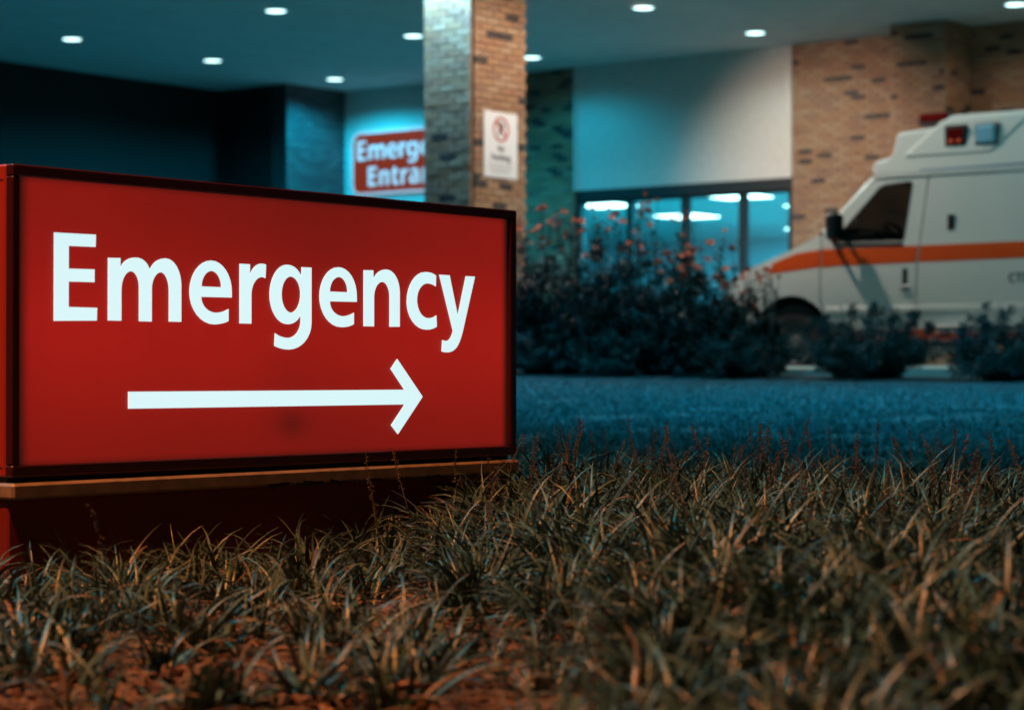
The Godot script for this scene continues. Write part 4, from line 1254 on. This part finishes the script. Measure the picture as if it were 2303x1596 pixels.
func stalk_mesh(seed_: int) -> ArrayMesh:
	var rng := RandomNumberGenerator.new()
	rng.seed = seed_
	var b := MB.new()
	var lean := Vector3(rng.randf_range(-0.3, 0.3), 1, rng.randf_range(-0.3, 0.3))
	var bend := Vector3(rng.randf_range(-0.1, 0.1), 0, rng.randf_range(-0.1, 0.1))
	var f := func(t: float): return lean * t * 0.36 + bend * t * t
	b.tube([f.call(0.0), f.call(0.35), f.call(0.7), f.call(1.0)], [0.002, 0.0018, 0.0015, 0.001], 4, false)
	for k in 30:
		var t := rng.randf_range(0.62, 1.0)
		var p: Vector3 = f.call(t) + Vector3(rng.randf_range(-1, 1), 0, rng.randf_range(-1, 1)) * 0.008
		var r := rng.randf_range(0.0022, 0.0045)
		for o in [Vector3.UP, Vector3.DOWN]:
			for q in 4:
				var a := Vector3(cos(q * PI / 2), 0, sin(q * PI / 2))
				var c := Vector3(cos((q + 1) * PI / 2), 0, sin((q + 1) * PI / 2))
				b.tri(p + o * r, p + a * r, p + c * r, a + c + o)
	return b.mesh()

func planting() -> void:
	var rng := RandomNumberGenerator.new()
	rng.seed = 2024
	var ang := deg_to_rad(38.1)
	# clumps one can tell apart, standing in the mulch before the sign: v along the view, u across (from the lens)
	var singles := []
	var shapes := []
	for k in 6: shapes.append(clump(300 + k, [64, 40, 72, 30, 52, 60][k], [0.17, 0.185, 0.15, 0.20, 0.175, 0.19][k], 0.0096, 0.15))
	var rosettes := []
	for k in 5: rosettes.append(clump(350 + k, [58, 74, 50, 66, 62][k], [0.20, 0.22, 0.19, 0.23, 0.20][k], 0.0108, 0.5))
	var spots := [
		# x (along the front), z, size, what sets it apart
		[-2.74, -2.37, 0.85, "arching grass-like clump in the bottom left corner, standing in bare mulch"],
		[-3.72, -3.30, 0.85, "grass-like clump before the left end of the red sign's plinth"],
		[-3.68, -3.62, 1.0, "tall grass-like clump before the plinth, below the sign's first letters"],
		[-3.66, -3.92, 0.95, "grass-like clump against the plinth, below the arrow's tail"],
		[-2.27, -2.41, 0.9, "dark rosette of grass-like blades at the bottom edge, left of the middle"],
		[-2.27, -2.67, 0.85, "dark upright clump of grass-like blades in mulch near the bottom middle"],
		[-3.33, -3.49, 0.85, "grass-like clump in the middle of the mulch before the sign"],
		[-3.39, -3.85, 0.85, "grass-like clump before the plinth, below the arrow's middle"],
		[-3.62, -4.40, 1.1, "large fountain-like clump spilling over the right end of the sign's ledge"],
		[-2.85, -2.74, 0.9, "grass-like clump behind the bottom left corner clump"],
		[-2.92, -3.69, 0.95, "fountain-like clump where the mulch meets the dense grass, below the arrowhead"],
		[-3.19, -2.65, 0.8, "grass-like clump at the picture's left edge, low in the mulch"],
		[-3.40, -3.10, 0.85, "grass-like clump one step out from the plinth's left end"]]
	for k in spots.size():
		var sp: Array = spots[k]
		var at := Vector3(sp[0], soil(sp[0], sp[1]) + 0.005, sp[1])
		var t: Node3D = thing("grass_clump", sp[3], "plant", at, rng.randf() * TAU, "grass-like clumps in the mulch")
		t.scale = Vector3.ONE * sp[2] * 1.12
		part("blades", rosettes[k % 5], mats["blade"], t)
	# the dense bed to the right and beyond
	var cover := Node3D.new()
	cover.name = "grass_ground_cover"
	cover.set_meta("label", "dense bed of arching grass-like ground cover right of the red sign")
	cover.set_meta("category", "ground cover")
	cover.set_meta("kind", "stuff")
	add_child(cover)
	var lists := [[], [], [], [], [], []]
	var stalks := [[], [], []]
	var tries := 0
	var fn := FastNoiseLite.new()
	fn.seed = 9; fn.frequency = 0.9
	for k in 12500:
		var x := rng.randf_range(-6.5, 1.2)
		var v := rng.randf_range(1.6, 6.35)
		# place relative to the lens: depth and sideways
		var dep := -x * sin(ang) + v * cos(ang)
		var sid := x * cos(ang) + v * sin(ang)
		if dep < 2.4 or absf(sid) > dep * 0.30 + 0.3: continue
		var pix := 1151.0 + 5066.0 * sid / dep
		if x < -3.86 and x > -4.26 and v > 3.12 and v < 5.02: continue
		# bare mulch in front of the sign, on the left
		var open := smoothstep(980.0, 1250.0, pix + (v - 4.2) * 120.0 + 160.0 * fn.get_noise_2d(x * 1.4, v * 1.4))
		open = maxf(open, 0.58 * smoothstep(-0.08, 0.28, fn.get_noise_2d(x * 2.6 + 40.0, v * 2.6) + 0.30 * (dep - 4.15)))
		if x < -3.88: open = 0.5
		if v > 4.45 and x > -3.86: open = maxf(open, smoothstep(4.4, 4.8, v))
		if v > 5.95 + 0.3 * fn.get_noise_1d(x * 2.0) + 0.12 * x * 0.0: open *= 0.12
		if rng.randf() > open * 0.46 + 0.02: continue
		var near := false
		var sc := rng.randf_range(0.8, 1.15) * lerpf(0.92, 1.1, smoothstep(900.0, 1250.0, pix + (v - 4.2) * 160.0))
		var tr := Transform3D(Basis.from_euler(Vector3(rng.randf_range(-0.12, 0.12), rng.randf() * TAU, rng.randf_range(-0.12, 0.12))).scaled(Vector3.ONE * sc), Vector3(x, soil(x, -v) + 0.003, -v))
		lists[rng.randi() % 6].append(tr)
		if rng.randf() < (0.17 if v > 4.3 else 0.06):
			stalks[rng.randi() % 3].append(Transform3D(Basis(Vector3.UP, rng.randf() * TAU).scaled(Vector3.ONE * rng.randf_range(0.6, 0.84)), Vector3(x, soil(x, -v), -v)))
	for k in 6:
		scatter("blades", shapes[k], mats["blade"], lists[k], [], cover)
	for k in 3:
		scatter("seed_stalks", stalk_mesh(500 + k), mats["stalk"], stalks[k], [], cover)
	# mulch: chips, twigs and dry leaves
	var chips := []
	var tints := []
	for k in 26000:
		var x := rng.randf_range(-5.5, 0.6)
		var v := rng.randf_range(1.7, 5.9)
		var dep := -x * sin(ang) + v * cos(ang)
		var sid := x * cos(ang) + v * sin(ang)
		if dep < 2.5 or absf(sid) > dep * 0.27 + 0.2: continue
		var l := rng.randf_range(0.012, 0.05)
		var bs := Basis.from_euler(Vector3(rng.randf_range(-0.5, 0.5), rng.randf() * TAU, rng.randf_range(-0.5, 0.5))) * Basis.from_scale(Vector3(l, l * 0.35, l * rng.randf_range(0.12, 0.5)))
		chips.append(Transform3D(bs, Vector3(x, soil(x, -v) + rng.randf_range(0.006, 0.03), -v)))
		var g := rng.randf()
		tints.append(Color(0.10, 0.045, 0.022).lerp(Color(0.36, 0.18, 0.09), g * g) * rng.randf_range(0.5, 1.2))
	var cm := MB.new()
	cm.grid([[Vector3(-0.5, 0, -0.5), Vector3(0, 0.18, -0.5), Vector3(0.5, 0, -0.4)], [Vector3(-0.5, 0.15, 0.1), Vector3(0, 0.4, 0), Vector3(0.55, 0.2, 0)], [Vector3(-0.4, 0, 0.5), Vector3(0, 0.2, 0.5), Vector3(0.5, 0.05, 0.45)]], true)
	var litter := scatter("leaf_litter", cm.mesh(), mats["chip"], chips, tints, self)
	litter.set_meta("label", "brown leaf litter and bark chips strewn over the bed")
	litter.set_meta("category", "leaf litter")
	# dead blades lying on the mulch
	var straw := []
	var stints := []
	var sm := MB.new()
	var srow := []
	for q in 7:
		var t := q / 6.0 - 0.5
		srow.append([Vector3(t, 0.03 * cos(t * 5.0), 0.22 * t * t - 0.02 - 0.028 * (0.25 - t * t)), Vector3(t, 0.03 * cos(t * 5.0) + 0.012, 0.22 * t * t - 0.02), Vector3(t, 0.03 * cos(t * 5.0), 0.22 * t * t - 0.02 + 0.028 * (0.25 - t * t) * 4.0)])
	sm.grid(srow)
	for k in 5200:
		var x := rng.randf_range(-5.0, 0.4)
		var v := rng.randf_range(1.8, 5.4)
		var dep := -x * sin(ang) + v * cos(ang)
		var sid := x * cos(ang) + v * sin(ang)
		if dep < 2.6 or absf(sid) > dep * 0.26 + 0.2: continue
		var l := rng.randf_range(0.06, 0.17)
		straw.append(Transform3D(Basis.from_euler(Vector3(rng.randf_range(-0.15, 0.15), rng.randf() * TAU, rng.randf_range(-0.25, 0.25))) * Basis.from_scale(Vector3(l, 0.16, l * 1.2)), Vector3(x, soil(x, -v) + rng.randf_range(0.02, 0.045), -v)))
		stints.append(Color(0.16, 0.085, 0.042).lerp(Color(0.40, 0.24, 0.12), rng.randf()) * rng.randf_range(0.4, 1.0))
	var dead := scatter("dry_blades", sm.mesh(), mats["chip"], straw, stints, self)
	dead.set_meta("label", "dry curled dead blades lying loose over the mulch")
	dead.set_meta("category", "dry grass")
	# a few large dry leaves
	var leaves := [[490, 1585, 0.055, "bright orange dry leaf at the bottom edge of the mulch"], [900, 1575, 0.075, "large curled dry leaf at the bottom edge, left of the middle"], [935, 1560, 0.06, "dry leaf lying beside the large curled one at the bottom edge"], [1135, 1450, 0.05, "pale dry leaf in the mulch before the dense grass"], [620, 1275, 0.045, "dry leaf in the mulch close to the sign's plinth"], [250, 1590, 0.06, "dry leaf in the bottom left of the mulch"]]
	for d in leaves:
		var dx: float = (d[0] - 1151.0) / 5066.0
		var dy: float = (844.5 - d[1]) / 5066.0
		var dep: float = -0.47 / dy
		var x: float = dep * (dx * cos(ang) - sin(ang))
		var v: float = dep * (dx * sin(ang) + cos(ang))
		var lm := MB.new()
		var rows := []
		for q in 9:
			var t := q / 8.0
			var wd := 0.32 * sin(PI * pow(t, 0.8)) * (1.0 + 0.25 * sin(t * 22.0)) + 0.01
			rows.append([Vector3(t - 0.5, 0.12 * sin(t * 3.0) + 0.14, -wd), Vector3(t - 0.5, 0.10 * sin(t * 3.0) + 0.03, -wd * 0.5), Vector3(t - 0.5, 0.10 * sin(t * 3.0), 0), Vector3(t - 0.5, 0.10 * sin(t * 3.0) + 0.05, wd * 0.5), Vector3(t - 0.5, 0.10 * sin(t * 3.0) + 0.18, wd)])
		lm.tint = Color(0.5, 0.26, 0.10) if d[1] > 1580 and d[0] > 300 else Color(0.36, 0.19, 0.09)
		lm.grid(rows, true)
		var leaf := part(numbered("dry_leaf"), lm.mesh(true), mats["chip"], self, Vector3(x, soil(x, -v) + 0.035, -v))
		leaf.rotation = Vector3(rng.randf_range(-0.3, 0.3), rng.randf() * TAU, rng.randf_range(-0.3, 0.3))
		leaf.scale = Vector3.ONE * (d[2] as float)
		leaf.set_meta("label", d[3]); leaf.set_meta("category", "leaf"); leaf.set_meta("group", "dry leaves in the mulch")
	# lawn blades
	var lb := MB.new()
	for k in 12:
		var az := rng.randf() * TAU
		var d := Vector3(cos(az), 0, sin(az))
		var s := Vector3(-sin(az), 0, cos(az))
		var p := Vector3(rng.randf_range(-0.05, 0.05), -0.005, rng.randf_range(-0.05, 0.05))
		var h := rng.randf_range(0.018, 0.036)
		lb.tint = Color(0.06, 0.13, 0.13) * rng.randf_range(0.7, 1.3)
		lb.tri(p - s * 0.003, p + s * 0.003, p + Vector3(0, h, 0) + d * h * rng.randf_range(0.3, 1.5), Vector3.UP * 0.3 + d)
	var tufts := []
	var gaps := FastNoiseLite.new()
	gaps.seed = 31; gaps.frequency = 0.9; gaps.fractal_octaves = 4
	for k in 90000:
		var x := rng.randf_range(-16.0, 0.0)
		var v := rng.randf_range(6.0, 15.3)
		var dep := -x * sin(ang) + v * cos(ang)
		var sid := x * cos(ang) + v * sin(ang)
		if sid < -0.25 * dep * 0.1 - 0.1 or sid > dep * 0.26: continue
		if gaps.get_noise_2d(x, v * 1.5) > 0.24 and rng.randf() < 0.8: continue
		tufts.append(Transform3D(Basis(Vector3.UP, rng.randf() * TAU).scaled(Vector3.ONE * rng.randf_range(0.7, 1.35)), Vector3(x, soil(x, -v) - 0.008, -v)))
	var lawn := scatter("lawn_grass", lb.mesh(true), mats["lawn blade"], tufts, [], self)
	lawn.set_meta("label", "short mown grass of the blue-lit lawn before the shrubs")
	lawn.set_meta("category", "grass")
